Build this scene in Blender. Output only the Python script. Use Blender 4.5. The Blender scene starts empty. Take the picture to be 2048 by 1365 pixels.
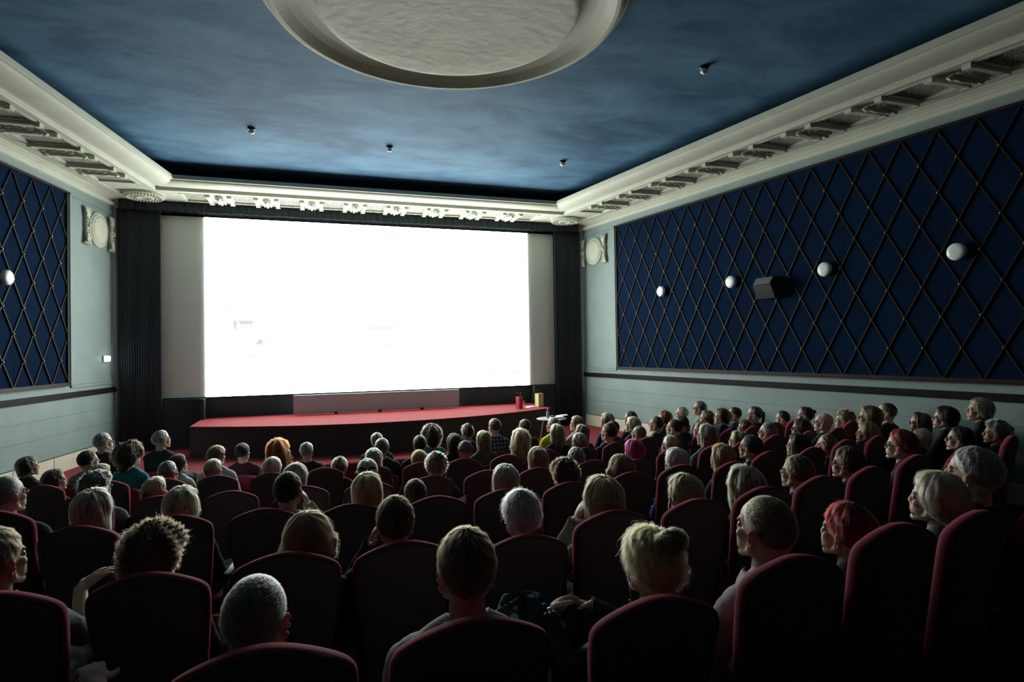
import bpy, math, random
import numpy as np
from mathutils import Vector, Matrix

# ------------------------------------------------------------------ camera, world, exposure
SC = bpy.context.scene
COL = SC.collection
CAMZ = 2.42
yaw, pitch, roll = 0.3235, 0.0118, -0.0158
cy_, sy_, cp_, sp_, cr_, sr_ = math.cos(yaw), math.sin(yaw), math.cos(pitch), math.sin(pitch), math.cos(roll), math.sin(roll)
fwd = Vector((sy_*cp_, cy_*cp_, sp_)); rgt = Vector((cy_, -sy_, 0)); upv = rgt.cross(fwd)
r2 = rgt*cr_ + upv*sr_; u2 = -rgt*sr_ + upv*cr_
cd = bpy.data.cameras.new('camera'); cam = bpy.data.objects.new('camera', cd); COL.objects.link(cam)
m = Matrix.Identity(4)
for i in range(3):
    m[i][0], m[i][1], m[i][2] = r2[i], u2[i], -fwd[i]
m[2][3] = CAMZ
cam.matrix_world = m
cd.sensor_width = 36.0; cd.lens = 1182.4/2048*36.0; cd.clip_start = 0.05; cd.clip_end = 100
cd.shift_y = 0.0
SC.camera = cam
w = bpy.data.worlds.new('world'); SC.world = w; w.use_nodes = True
w.node_tree.nodes['Background'].inputs[0].default_value = (0.5, 0.6, 0.6, 1)
w.node_tree.nodes['Background'].inputs[1].default_value = 0.0
SC.view_settings.view_transform = 'Standard'; SC.view_settings.look = 'None'
SC.view_settings.exposure = 0.0; SC.view_settings.gamma = 1.0
SC.view_settings.use_curve_mapping = False
SCREEN_POWER = 10.0

random.seed(7); RNG = np.random.default_rng(11)
PI = math.pi

# ------------------------------------------------------------------ helpers
def tag(o, label=None, cat=None, group=None, kind=None):
    if label: o['label'] = label
    if cat: o['category'] = cat
    if group: o['group'] = group
    if kind: o['kind'] = kind
    return o
def empty(name, loc, rz=0.0, scale=1.0):
    o = bpy.data.objects.new(name, None); COL.objects.link(o)
    o.location = loc; o.rotation_euler = (0, 0, rz); o.scale = (scale,)*3
    o.empty_display_size = 0.1
    return o
def link(name, me, mat=None, parent=None, loc=None, rot=None, own=False):
    o = bpy.data.objects.new(name, me); COL.objects.link(o)
    if parent is not None: o.parent = parent
    if loc is not None: o.location = loc
    if rot is not None: o.rotation_euler = rot
    if mat is not None:
        if own:
            if not me.materials: me.materials.append(None)
            o.material_slots[0].link = 'OBJECT'; o.material_slots[0].material = mat
        elif not me.materials: me.materials.append(mat)
    return o
class MB:
    def __init__(s): s.v = []; s.f = []; s.n = 0
    def add(s, v, f):
        v = np.asarray(v, float).reshape(-1, 3); b = s.n
        s.v.append(v); s.n += len(v)
        s.f.extend([tuple(int(i)+b for i in q) for q in f]); return s
    def box(s, x0, x1, y0, y1, z0, z1, fn=None):
        v = np.array([(x, y, z) for z in (z0, z1) for y in (y0, y1) for x in (x0, x1)], float)
        if fn: v = np.array([fn(*p) for p in v])
        return s.add(v, [(0, 2, 3, 1), (4, 5, 7, 6), (0, 1, 5, 4), (2, 6, 7, 3), (0, 4, 6, 2), (1, 3, 7, 5)])
    def grid(s, P, cu=False, cv=False):
        P = np.asarray(P, float); nu, nv = P.shape[:2]; f = []
        for i in range(nu if cu else nu-1):
            for j in range(nv if cv else nv-1):
                i2, j2 = (i+1) % nu, (j+1) % nv
                f.append((i*nv+j, i2*nv+j, i2*nv+j2, i*nv+j2))
        return s.add(P.reshape(-1, 3), f)
    def tube(s, pts, r, n=8, closed=False, caps=True):
        pts = [np.asarray(p, float) for p in pts]; m_ = len(pts)
        rr = r if hasattr(r, '__len__') else [r]*m_
        rings = []; up = np.array([0.13, 0.21, 0.97])
        for i, p in enumerate(pts):
            a = pts[(i-1) % m_] if closed else pts[max(i-1, 0)]
            b = pts[(i+1) % m_] if closed else pts[min(i+1, m_-1)]
            t = b-a; t = t/(np.linalg.norm(t)+1e-9)
            x = np.cross(t, up); x /= np.linalg.norm(x)+1e-9; y = np.cross(x, t)
            an = np.linspace(0, 2*PI, n, endpoint=False)
            rings.append(p + rr[i]*(np.cos(an)[:, None]*x + np.sin(an)[:, None]*y))
        b0 = s.n
        s.grid(np.array(rings), cu=closed, cv=True)
        if caps and not closed:
            s.f.append(tuple(range(b0, b0+n))); s.f.append(tuple(range(b0+(m_-1)*n, b0+m_*n))[::-1])
        return s
    def lathe(s, prof, n=24, c=(0, 0, 0), ax='z'):
        an = np.linspace(0, 2*PI, n, endpoint=False); P = []
        for r, z in prof:
            q = np.stack([r*np.cos(an), r*np.sin(an), np.full(n, z)], -1)
            if ax == 'x': q = q[:, [2, 0, 1]]
            if ax == 'y': q = q[:, [0, 2, 1]]*np.array([1, 1, -1]) if False else q[:, [0, 2, 1]]
            P.append(q + np.array(c))
        b0 = s.n
        s.grid(np.array(P), cv=True)
        s.f.append(tuple(range(b0, b0+n))[::-1]); s.f.append(tuple(range(b0+(len(prof)-1)*n, b0+len(prof)*n)))
        return s
    def ell(s, c, r, nu=14, nv=10, R=None):
        th = np.linspace(0, PI, nv+1)[1:-1]; an = np.linspace(0, 2*PI, nu, endpoint=False)
        P = np.array([[(math.sin(t)*math.cos(a), math.sin(t)*math.sin(a), math.cos(t)) for a in an] for t in th])
        P = np.concatenate([P.reshape(-1, 3), [(0, 0, 1), (0, 0, -1)]])*np.array(r)
        if R is not None: P = P@np.array(R).T
        P = P+np.array(c); k = len(th); f = []
        for i in range(k-1):
            for j in range(nu):
                f.append((i*nu+j, (i+1)*nu+j, (i+1)*nu+(j+1) % nu, i*nu+(j+1) % nu))
        for j in range(nu):
            f.append((k*nu, j, (j+1) % nu)); f.append((k*nu+1, (k-1)*nu+(j+1) % nu, (k-1)*nu+j))
        return s.add(P, f)
    def cap(s, p0, p1, r0, r1, n=12):
        p0, p1 = np.asarray(p0, float), np.asarray(p1, float)
        s.tube([p0, p1], [r0, r1], n); s.ell(p0, (r0,)*3, n, 8); s.ell(p1, (r1,)*3, n, 8); return s
    def mesh(s, name, smooth=False):
        me = bpy.data.meshes.new(name)
        v = np.concatenate(s.v) if s.v else np.zeros((0, 3))
        me.from_pydata(v.tolist(), [], s.f); me.validate(); me.update()
        if smooth: me.shade_smooth()
        return me
    def build(s, name, mat=None, parent=None, smooth=False, **k):
        return link(name, s.mesh(name, smooth), mat, parent, **k)

# ------------------------------------------------------------------ materials
MATS = {}
def mat(name, col, rough=0.6, metal=0.0, emit=None, estr=0.0, sheen=0.0, bump=0.0, bscale=60.0, mottle=0.0, mscale=4.0, spec=0.3, coat=0.0):
    if name in MATS: return MATS[name]
    mt = bpy.data.materials.new(name); mt.use_nodes = True; nt = mt.node_tree; b = nt.nodes['Principled BSDF']
    b.inputs['Base Color'].default_value = (*col, 1); b.inputs['Roughness'].default_value = rough
    b.inputs['Metallic'].default_value = metal; b.inputs['Specular IOR Level'].default_value = spec
    if sheen: b.inputs['Sheen Weight'].default_value = sheen; b.inputs['Sheen Roughness'].default_value = 0.4; b.inputs['Sheen Tint'].default_value = (*[min(1, c*3+0.05) for c in col], 1)
    if coat: b.inputs['Coat Weight'].default_value = coat
    if emit: b.inputs['Emission Color'].default_value = (*emit, 1); b.inputs['Emission Strength'].default_value = estr
    if mottle or bump:
        tc = nt.nodes.new('ShaderNodeTexCoord')
    if mottle:
        nz = nt.nodes.new('ShaderNodeTexNoise'); nz.inputs['Scale'].default_value = mscale; nz.inputs['Detail'].default_value = 6
        nt.links.new(tc.outputs['Object'], nz.inputs['Vector'])
        rp = nt.nodes.new('ShaderNodeValToRGB'); e = rp.color_ramp.elements
        e[0].position = 0.3; e[1].position = 0.7
        e[0].color = (*[c*(1-mottle) for c in col], 1); e[1].color = (*[min(1, c*(1+mottle)) for c in col], 1)
        nt.links.new(nz.outputs['Fac'], rp.inputs[0]); nt.links.new(rp.outputs[0], b.inputs['Base Color'])
    if bump:
        n2 = nt.nodes.new('ShaderNodeTexNoise'); n2.inputs['Scale'].default_value = bscale; n2.inputs['Detail'].default_value = 3
        nt.links.new(tc.outputs['Object'], n2.inputs['Vector'])
        bp = nt.nodes.new('ShaderNodeBump'); bp.inputs['Strength'].default_value = bump; bp.inputs['Distance'].default_value = 0.02
        nt.links.new(n2.outputs['Fac'], bp.inputs['Height']); nt.links.new(bp.outputs[0], b.inputs['Normal'])
    MATS[name] = mt; return mt
M_CREAM = mat('cream_plaster', (0.53, 0.55, 0.455), 0.75, bump=0.15, bscale=25, mottle=0.06, mscale=3)
M_WALL = mat('grey_green_wall', (0.225, 0.29, 0.28), 0.55, bump=0.12, bscale=18, mottle=0.08, mscale=2)
M_BAND = mat('black_band', (0.005, 0.005, 0.006), 0.6, spec=0.12)
M_CREAM2 = mat('cream_board', (0.62, 0.58, 0.47), 0.5, mottle=0.05)
M_BLACK = mat('black_cloth', (0.034, 0.042, 0.047), 0.9, bump=0.2, bscale=90)
M_DRAPE = mat('dark_drape', (0.042, 0.057, 0.067), 0.9)
M_BLUE = mat('blue_fabric', (0.0050, 0.0142, 0.038), 1.0, mottle=0.12, mscale=1.2, bump=0.08, bscale=200, spec=0.03)
M_LATH = mat('brown_lath', (0.022, 0.014, 0.012), 0.5, spec=0.15)
M_STUD = mat('brass_stud', (0.45, 0.36, 0.25), 0.3, metal=1.0)
M_SCREEN = mat('screen_fabric', (0.76, 0.80, 0.76), 0.8)
M_REAR = mat('dark_rear_wall', (0.012, 0.012, 0.014), 0.9)
M_PIC = mat('projected_picture', (0.8, 0.8, 0.8), 0.9, emit=(0.93, 1.0, 0.95), estr=SCREEN_POWER)
M_RED = mat('red_carpet', (0.205, 0.022, 0.027), 0.95, bump=0.4, bscale=250, mottle=0.12, mscale=30)
M_STAGE = mat('dark_stage_wood', (0.034, 0.033, 0.034), 0.5)
M_VELVET = mat('wine_velvet', (0.225, 0.026, 0.048), 0.85, sheen=0.6, bump=0.15, bscale=400, mottle=0.15, mscale=25)
M_SEATBACK = mat('dark_wine_cloth', (0.140, 0.100, 0.104), 0.85, bump=0.1, bscale=300)
M_PIPING = mat('wine_piping', (0.10, 0.012, 0.022), 0.6)
M_WOOD = mat('dark_armrest_wood', (0.030, 0.015, 0.010), 0.35)
M_METAL = mat('dark_metal', (0.03, 0.03, 0.032), 0.4, metal=0.8)
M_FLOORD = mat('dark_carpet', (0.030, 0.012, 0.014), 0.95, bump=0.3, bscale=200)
M_GLOBE = mat('opal_glass', (0.78, 0.82, 0.80), 0.25, spec=0.5)
M_CHROME = mat('chrome', (0.7, 0.7, 0.7), 0.2, metal=1.0)
M_SPK = mat('speaker_grille', (0.05, 0.055, 0.052), 0.8, bump=0.2, bscale=300)
M_WHITE = mat('white_paper', (0.8, 0.8, 0.78), 0.8)
M_GREYBOX = mat('pale_grey_panel', (0.44, 0.56, 0.56), 0.7)

def ceiling_mat():
    mt = bpy.data.materials.new('blue_ceiling'); mt.use_nodes = True; nt = mt.node_tree; b = nt.nodes['Principled BSDF']
    b.inputs['Roughness'].default_value = 0.75; b.inputs['Specular IOR Level'].default_value = 0.15
    tc = nt.nodes.new('ShaderNodeTexCoord'); mp = nt.nodes.new('ShaderNodeMapping'); mp.inputs['Scale'].default_value = (0.6, 1.05, 1)
    mp.inputs['Rotation'].default_value = (0, 0, -0.15)
    nt.links.new(tc.outputs['Object'], mp.inputs[0])
    n1 = nt.nodes.new('ShaderNodeTexNoise'); n1.inputs['Scale'].default_value = 1.35; n1.inputs['Detail'].default_value = 10; n1.inputs['Roughness'].default_value = 0.62
    n1.inputs['Distortion'].default_value = 0.4
    nt.links.new(mp.outputs[0], n1.inputs['Vector'])
    rp = nt.nodes.new('ShaderNodeValToRGB'); e = rp.color_ramp.elements
    e[0].position = 0.28; e[0].color = (0.020, 0.066, 0.134, 1); e[1].position = 0.72; e[1].color = (0.105, 0.225, 0.335, 1)
    nt.links.new(n1.outputs['Fac'], rp.inputs[0]); nt.links.new(rp.outputs[0], b.inputs['Base Color'])
    n2 = nt.nodes.new('ShaderNodeTexNoise'); n2.inputs['Scale'].default_value = 14; n2.inputs['Detail'].default_value = 5
    nt.links.new(tc.outputs['Object'], n2.inputs['Vector'])
    bp = nt.nodes.new('ShaderNodeBump'); bp.inputs['Strength'].default_value = 0.12; bp.inputs['Distance'].default_value = 0.02
    nt.links.new(n2.outputs['Fac'], bp.inputs['Height']); nt.links.new(bp.outputs[0], b.inputs['Normal'])
    return mt
M_CEIL = ceiling_mat()
SKIN = {}
def skin_mat(name, col):
    mt = bpy.data.materials.new(name); mt.use_nodes = True; nt = mt.node_tree; b = nt.nodes['Principled BSDF']
    at = nt.nodes.new('ShaderNodeAttribute'); at.attribute_name = 'flush'
    mx = nt.nodes.new('ShaderNodeMix'); mx.data_type = 'RGBA'
    mx.inputs[6].default_value = (*col, 1); mx.inputs[7].default_value = (col[0]*0.85, col[1]*0.45, col[2]*0.42, 1)
    nt.links.new(at.outputs['Fac'], mx.inputs[0]); nt.links.new(mx.outputs[2], b.inputs['Base Color'])
    b.inputs['Roughness'].default_value = 0.5
    b.inputs['Subsurface Weight'].default_value = 0.4; b.inputs['Subsurface Radius'].default_value = (1.0, 0.25, 0.12); b.inputs['Subsurface Scale'].default_value = 0.016
    return mt
SKINS = [skin_mat('skin_fair', (0.56, 0.37, 0.29)), skin_mat('skin_warm', (0.48, 0.30, 0.22)), skin_mat('skin_pale', (0.62, 0.45, 0.37))]
M_EYE = mat('eye_white', (0.75, 0.73, 0.70), 0.15, spec=0.6)
HAIRC = dict(grey=(0.33, 0.34, 0.31), dkgrey=(0.16, 0.16, 0.15), white=(0.72, 0.73, 0.68), brown=(0.115, 0.072, 0.040), dkbrown=(0.045, 0.030, 0.020), black=(0.016, 0.013, 0.012),
    dkblond=(0.26, 0.19, 0.095), ash=(0.24, 0.20, 0.13), ashblond=(0.42, 0.36, 0.23), blond=(0.48, 0.39, 0.20), gold=(0.58, 0.40, 0.145), platinum=(0.66, 0.62, 0.46),
    red=(0.24, 0.015, 0.015), ginger=(0.30, 0.15, 0.055), copper=(0.33, 0.066, 0.018), pink=(0.55, 0.015, 0.085), orange=(0.42, 0.19, 0.07), auburn=(0.10, 0.028, 0.016), greyhat=(0.36, 0.38, 0.36))
HM = {}
def hair_mats(c):
    if c in HM: return HM[c]
    col = HAIRC[c]
    a = mat('hair_'+c, tuple(x*0.3 for x in col), 0.5, mottle=0.35, mscale=40, bump=0.5, bscale=120)
    h = bpy.data.materials.new('strands_'+c); h.use_nodes = True; nt = h.node_tree; nt.nodes.clear()
    out = nt.nodes.new('ShaderNodeOutputMaterial'); b = nt.nodes.new('ShaderNodeBsdfHairPrincipled')
    b.parametrization = 'COLOR'
    b.inputs['Color'].default_value = (*[min(0.95, x*1.1) for x in col], 1); b.inputs['Roughness'].default_value = 0.42; b.inputs['Radial Roughness'].default_value = 0.5
    nt.links.new(b.outputs[0], out.inputs[0])
    HM[c] = (a, h); return HM[c]
CLOTHC = dict(black=(0.026, 0.026, 0.028), grey=(0.16, 0.17, 0.17), greyshirt=(0.24, 0.25, 0.24), greyblue=(0.17, 0.20, 0.24), navy=(0.018, 0.024, 0.05), paleshirt=(0.48, 0.50, 0.47), pink=(0.62, 0.46, 0.50),
    teal=(0.07, 0.13, 0.14), denim=(0.06, 0.12, 0.19), khaki=(0.27, 0.28, 0.22), cream=(0.6, 0.52, 0.34), green=(0.32, 0.50, 0.36), blue=(0.03, 0.06, 0.30), orange=(0.55, 0.10, 0.04), white=(0.66, 0.68, 0.66),
    tealb=(0.03, 0.22, 0.24), plum=(0.055, 0.022, 0.04), dkgrey=(0.045, 0.048, 0.05), purple=(0.075, 0.025, 0.095), brownshirt=(0.09, 0.075, 0.05), yellow=(0.62, 0.56, 0.045), whitegrey=(0.40, 0.38, 0.42), burgundy=(0.19, 0.02, 0.03), khakijkt=(0.32, 0.36, 0.31))
def cloth_mat(c):
    n = 'cloth_'+c
    if n in MATS: return MATS[n]
    if c in CLOTHC: return mat(n, CLOTHC[c], 0.9, bump=0.35, bscale=35, mottle=0.12, mscale=20)
    base = mat(n, (0.1, 0.1, 0.1), 0.85); nt = base.node_tree; b = nt.nodes['Principled BSDF']
    tc = nt.nodes.new('ShaderNodeTexCoord'); rp = nt.nodes.new('ShaderNodeValToRGB'); e = rp.color_ramp.elements
    if c == 'plaid':
        mx = nt.nodes.new('ShaderNodeMath'); mx.operation = 'ADD'
        for k, d in enumerate(('X', 'Z')):
            wv = nt.nodes.new('ShaderNodeTexWave'); wv.bands_direction = d; wv.inputs['Scale'].default_value = 5.5
            nt.links.new(tc.outputs['Object'], wv.inputs[0]); nt.links.new(wv.outputs['Fac'], mx.inputs[k])
        nt.links.new(mx.outputs[0], rp.inputs[0]); e[0].position = 0.55; e[0].color = (0.02, 0.03, 0.05, 1); e[1].position = 1.0; e[1].color = (0.26, 0.30, 0.34, 1)
        sc = nt.nodes.new('ShaderNodeMath'); sc.operation = 'MULTIPLY'; sc.inputs[1].default_value = 0.55
        nt.links.new(mx.outputs[0], sc.inputs[0]); nt.links.new(sc.outputs[0], rp.inputs[0])
    elif c == 'stripe':
        wv = nt.nodes.new('ShaderNodeTexWave'); wv.bands_direction = 'Z'; wv.inputs['Scale'].default_value = 22
        nt.links.new(tc.outputs['Object'], wv.inputs[0]); nt.links.new(wv.outputs['Fac'], rp.inputs[0])
        e[0].position = 0.4; e[0].color = (0.04, 0.03, 0.03, 1); e[1].position = 0.6; e[1].color = (0.5, 0.42, 0.38, 1)
    elif c in ('glitter', 'flowery', 'dots'):
        vo = nt.nodes.new('ShaderNodeTexVoronoi'); vo.inputs['Scale'].default_value = {'glitter': 130, 'flowery': 60, 'dots': 17}[c]
        nt.links.new(tc.outputs['Object'], vo.inputs['Vector']); nt.links.new(vo.outputs['Distance'], rp.inputs[0])
        hi = {'glitter': (0.55, 0.62, 0.62, 1), 'flowery': (0.30, 0.16, 0.15, 1), 'dots': (0.26, 0.44, 0.52, 1)}[c]
        e[0].position = {'glitter': 0.10, 'flowery': 0.25, 'dots': 0.26}[c]; e[0].color = hi; e[1].position = e[0].position+0.05; e[1].color = (0.015, 0.02, 0.025, 1)
        if c == 'dots': e[1].color = (0.02, 0.045, 0.055, 1)
        if c == 'glitter': b.inputs['Metallic'].default_value = 0.5; b.inputs['Roughness'].default_value = 0.4
    nt.links.new(rp.outputs[0], b.inputs['Base Color'])
    return base
M_TROUS = mat('dark_trousers', (0.022, 0.026, 0.036), 0.9)
M_GLASSF = mat('black_spectacle_frame', (0.01, 0.01, 0.01), 0.3)
M_LENS = mat('spectacle_lens', (0.9, 0.95, 0.95), 0.05)
M_LENS.node_tree.nodes['Principled BSDF'].inputs['Transmission Weight'].default_value = 0.95
M_LENS.node_tree.nodes['Principled BSDF'].inputs['IOR'].default_value = 1.05

# ------------------------------------------------------------------ room shell
D = 13.2
def xw(side, y, off=0.0):
    return -3.5731-0.1606*(D-y)+off if side == 'L' else 6.2027+0.1606*(D-y)-off
def wl(side):                       # (offset from the wall, y, z above camera level) -> world
    return lambda o, y, z: (xw(side, y, o), y, z+CAMZ)
def struct(o): o['kind'] = 'structure'; return o
K_ARC, X0 = 0.0353, 1.02
def yr_of(x, y): return y-K_ARC*(x-X0)**2
def floor_z(x, y): return max(0.0, min(1.6, CAMZ-(0.51+0.115*yr_of(x, y))-1.02))
Z_CEIL = 3.313; Z_POD = -1.875
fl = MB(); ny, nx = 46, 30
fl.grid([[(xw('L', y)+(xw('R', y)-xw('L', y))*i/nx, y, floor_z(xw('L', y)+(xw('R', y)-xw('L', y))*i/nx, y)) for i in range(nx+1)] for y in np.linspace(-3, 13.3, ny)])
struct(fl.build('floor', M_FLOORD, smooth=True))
pod = MB(); pts = [(i/24.0) for i in range(25)]
top = [[(xw('L', 10.3)+(xw('R', 10.3)-xw('L', 10.3))*t, 10.25, 0.0) for t in pts], [(xw('L', 10.3)+(xw('R', 10.3)-xw('L', 10.3))*t, 10.25, Z_POD+CAMZ-0.02) for t in pts],
       [(xw('L', 10.3)+(xw('R', 10.3)-xw('L', 10.3))*t, 10.27, Z_POD+CAMZ) for t in pts], [(xw('L', D)+(xw('R', D)-xw('L', D))*t, D+0.1, Z_POD+CAMZ) for t in pts]]
pod.grid(top); pf = struct(pod.build('floor', M_RED))
for side, nm in (('L', 'wall_left'), ('R', 'wall_right')):
    b = MB().box(-0.25, 0, -3.2, D+0.3, -CAMZ-0.1, Z_CEIL+0.2, wl(side)); wo = struct(b.build(nm, M_WALL))
    f = wl(side)
    # dado boards (recessed joints) as pieces of the wall
    for z0, z1 in ((-0.985, -0.722), (-1.265, -0.99), (-1.612, -1.27)):
        for y0, y1 in ((-3, 12.98),):
            MB().box(-0.01, 0.012, y0, y1, z0, z1, f).build('board', M_WALL, wo)
    yy = 12.98
    while yy > 5:
        MB().box(-0.01, 0.035, yy-0.93, yy, Z_POD, -1.62, f).build('panel', M_CREAM2, wo); yy -= 0.95
    MB().box(-0.01, 0.03, 0, 12.98, -1.632, -1.612, f).build('ledge', M_BAND, wo)
b = MB().box(-7, 10, D+0.12, D+0.4, -0.1, Z_CEIL+CAMZ+0.2); struct(b.build('wall_front', M_BLACK))
b = MB().box(-7, 10, -3.4, -3.2, -0.1, Z_CEIL+CAMZ+0.2); struct(b.build('wall_back', M_REAR))
b = MB().box(-7, 10, -3.4, D+0.4, Z_CEIL+CAMZ, Z_CEIL+CAMZ+0.2); struct(b.build('ceiling', M_CEIL))
# black dado rails
tn = [0]
def trim(mb, mt, smooth=False):
    tn[0] += 1; return struct(mb.build('trim_%d' % tn[0], mt, smooth=smooth))
for side in 'LR':
    f = wl(side); t = MB(); t.box(-0.01, 0.03, -3, 13.05, -0.713, -0.618, f); t.box(0.03, 0.045, -3, 13.05, -0.70, -0.672, f); trim(t, M_BAND)
    # raised moulding that frames the plain field with the medallion
    y1 = 11.80 if side == 'R' else 11.60
    t = MB()
    for d0, d1, h in ((0, 0.035, 0.02), (0.05, 0.065, 0.012)):
        za, zb = -0.545+d0, 2.70-d0; ya, yb = y1+d0, 13.0-d0; wd = d1-d0
        t.box(-0.01, h, ya, ya+wd, za, zb, f); t.box(-0.01, h, yb-wd, yb, za, zb, f); t.box(-0.01, h, ya, yb, za, za+wd, f); t.box(-0.01, h, ya, yb, zb-wd, zb, f)
    trim(t, M_WALL)

# ------------------------------------------------------------------ cornice with coffers
def of_front(o): return o if o <= 1.09 else o+0.075
def corner(side, o):
    y = D-of_front(o); return np.array([xw(side, y, o), y])
def loft(prof, where):
    P = []
    for o, z in prof:
        cl, crn = corner('L', o), corner('R', o)
        if where == 'L': a, b_ = np.array([xw('L', -3, o), -3]), cl
        elif where == 'R': a, b_ = crn, np.array([xw('R', -3, o), -3])
        else: a, b_ = cl, crn
        P.append([(*(a+(b_-a)*t), z+CAMZ) for t in np.linspace(0, 1, 9)])
    return P
ZS = 2.964
profA = [(0.0, 2.815), (0.045, 2.822), (0.055, 2.835), (0.055, 2.878), (0.04, 2.886), (0.018, 2.893), (0.018, 2.925), (0.065, 2.94), (0.09, ZS-0.012), (0.12, ZS-0.012), (0.125, ZS), (0.30, ZS), (0.305, ZS-0.012), (0.34, ZS-0.012), (0.345, ZS), (0.38, ZS)]
profB = [(0.96, ZS), (1.0, ZS), (1.005, ZS-0.014), (1.05, ZS-0.016), (1.06, ZS-0.03), (1.105, ZS-0.03), (1.112, ZS-0.02), (1.118, ZS+0.035), (1.205, ZS+0.04), (1.212, ZS+0.012), (1.235, ZS+0.012)] + \
    [(1.235+0.245*math.sin(t), ZS+0.012+0.062*(1-math.cos(t))) for t in np.linspace(0.15, PI/2, 8)] + [(1.49, ZS+0.080), (1.520, ZS+0.080), (1.528, ZS+0.086), (1.53, ZS+0.121), (1.53, ZS+0.15), (1.49, ZS+0.165), (0.0, ZS+0.19)]
def pos_side(side):
    return lambda u, o, z: (xw(side, u, o), u, z+CAMZ)
pos_front = lambda u, o, z: (u, D-o, z+CAMZ)
M_GRILLE = mat('coffer_grille_plaster', (0.52, 0.52, 0.44), 0.8)
def leaf_mesh():
    b = MB(); rr = random.Random(3)
    for k in range(5):
        t = -0.22+0.11*k
        for sgn in (-1, 0, 1):
            a = 0.55*sgn; Rm = Matrix.Rotation(a, 3, 'X') @ Matrix.Rotation(rr.uniform(-.4, .4), 3, 'Y')
            b.ell((t+rr.uniform(-.02, .02), 0.055*sgn, -0.035-0.03*(sgn == 0)-rr.uniform(0, .02)), (0.052, 0.024, 0.022), 8, 5, np.array(Rm))
    b.tube([(-0.27, 0, -0.02), (-0.1, 0, -0.06), (0.1, 0, -0.075), (0.24, 0, -0.05), (0.29, 0, -0.09), (0.25, 0, -0.115)], [0.03, 0.035, 0.035, 0.03, 0.025, 0.012], 8)
    return b.mesh('acanthus', True)
LEAF = leaf_mesh()
def cornice_side(where, coffers, brackets, u0, u1, pos):
    base = MB(); base.grid(loft(profA, where)); base.grid(loft(profB, where))
    o0, o1, ze = 0.38, 0.96, ZS+0.05
    cs = sorted(coffers); cur = u0
    q = lambda u, o, z: pos(u, o, z)
    for a, b_ in cs + [(u1, u1)]:
        if a > cur: base.add([q(cur, o0, ZS), q(a, o0, ZS), q(a, o1, ZS), q(cur, o1, ZS)], [(0, 1, 2, 3)])
        if b_ > a:
            i = 0.05
            base.add([q(a, o0, ZS), q(b_, o0, ZS), q(b_, o1, ZS), q(a, o1, ZS), q(a, o0+i*.6, ze), q(b_, o0+i*.6, ze), q(b_, o1-i*.6, ze), q(a, o1-i*.6, ze)],
                     [(0, 1, 5, 4), (1, 2, 6, 5), (2, 3, 7, 6), (3, 0, 4, 7), (4, 5, 6, 7)])
            for (ua, ub, oa, ob) in ((a-.03, b_+.03, o0-.02, o0+.015), (a-.03, b_+.03, o1-.015, o1+.02), (a-.035, a+.01, o0, o1), (b_-.01, b_+.035, o0, o1)):
                base.box(ua, ub, oa, ob, ZS-0.022, ZS+0.01, pos)
        cur = b_
    o = trim(base, M_CREAM)
    for a, b_ in cs:                                   # pierced grille of small diagonal bars inside each coffer
        g = MB(); n = 7; L = b_-a; W = o1-o0-0.08; cz = ZS+0.03
        for k in range(-n, n+1):
            for sgn in (1, -1):
                # diagonal u = a + L*(t), o = ...
                p = []
                for t in (0.0, 1.0):
                    p.append((t, k/n+sgn*t if sgn > 0 else k/n+1-t))
                (t0, s0), (t1, s1) = p
                ts = [t for t in np.linspace(0, 1, 41) if 0 <= s0+(s1-s0)*t <= 1]
                if len(ts) < 2: continue
                ta, tb = ts[0], ts[-1]
                A = np.array(pos(a+L*ta, o0+0.04+W*(s0+(s1-s0)*ta), cz)); B = np.array(pos(a+L*tb, o0+0.04+W*(s0+(s1-s0)*tb), cz))
                d = B-A; d /= np.linalg.norm(d)+1e-9; nrm = np.cross(d, (0, 0, 1))*0.011
                g.add([A-nrm, A+nrm, B+nrm, B-nrm, A-nrm-(0, 0, .022), A+nrm-(0, 0, .022), B+nrm-(0, 0, .022), B-nrm-(0, 0, .022)], [(4, 5, 6, 7), (0, 1, 5, 4), (2, 3, 7, 6), (1, 2, 6, 5), (3, 0, 4, 7)])
        tag(g.build('coffer_grille', M_GRILLE, o), kind='stuff')
    for c in brackets:
        for du in (-0.185, 0.185):
            bm_ = MB(); bm_.box(c+du-0.034, c+du+0.034, 0.37, 0.97, ZS-0.055, ZS+0.005, pos); bm_.box(c+du-0.042, c+du+0.042, 0.93, 1.0, ZS-0.07, ZS, pos)
            bm_.box(c+du-0.042, c+du+0.042, 0.36, 0.42, ZS-0.065, ZS, pos)
            bm_.build('bracket_beam', M_CREAM, o)
        p0 = Vector(pos(c, 0.67, ZS)); p1 = Vector(pos(c, 0.9, ZS)); d = p1-p0
        link('acanthus', LEAF, M_CREAM, o, p0, (0, 0, math.atan2(d.y, d.x)))
    return o
cf_side = [(11.47-0.92*k-0.225, 11.47-0.92*k+0.225) for k in range(0, 15)]
br_side = [11.01-0.92*k for k in range(0, 14)]
for side in 'LR':
    cornice_side(side, cf_side, br_side, -3.0, D-0.9, pos_side(side))
fb = [1.245+0.833*(k-3.5) for k in range(8)]
fc = [(1.245+0.833*(k-4)-0.205, 1.245+0.833*(k-4)+0.205) for k in range(9)]
cornice_side('F', fc, fb, xw('L', D-0.67, 0.35), xw('R', D-0.67, 0.35), pos_front)
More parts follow.
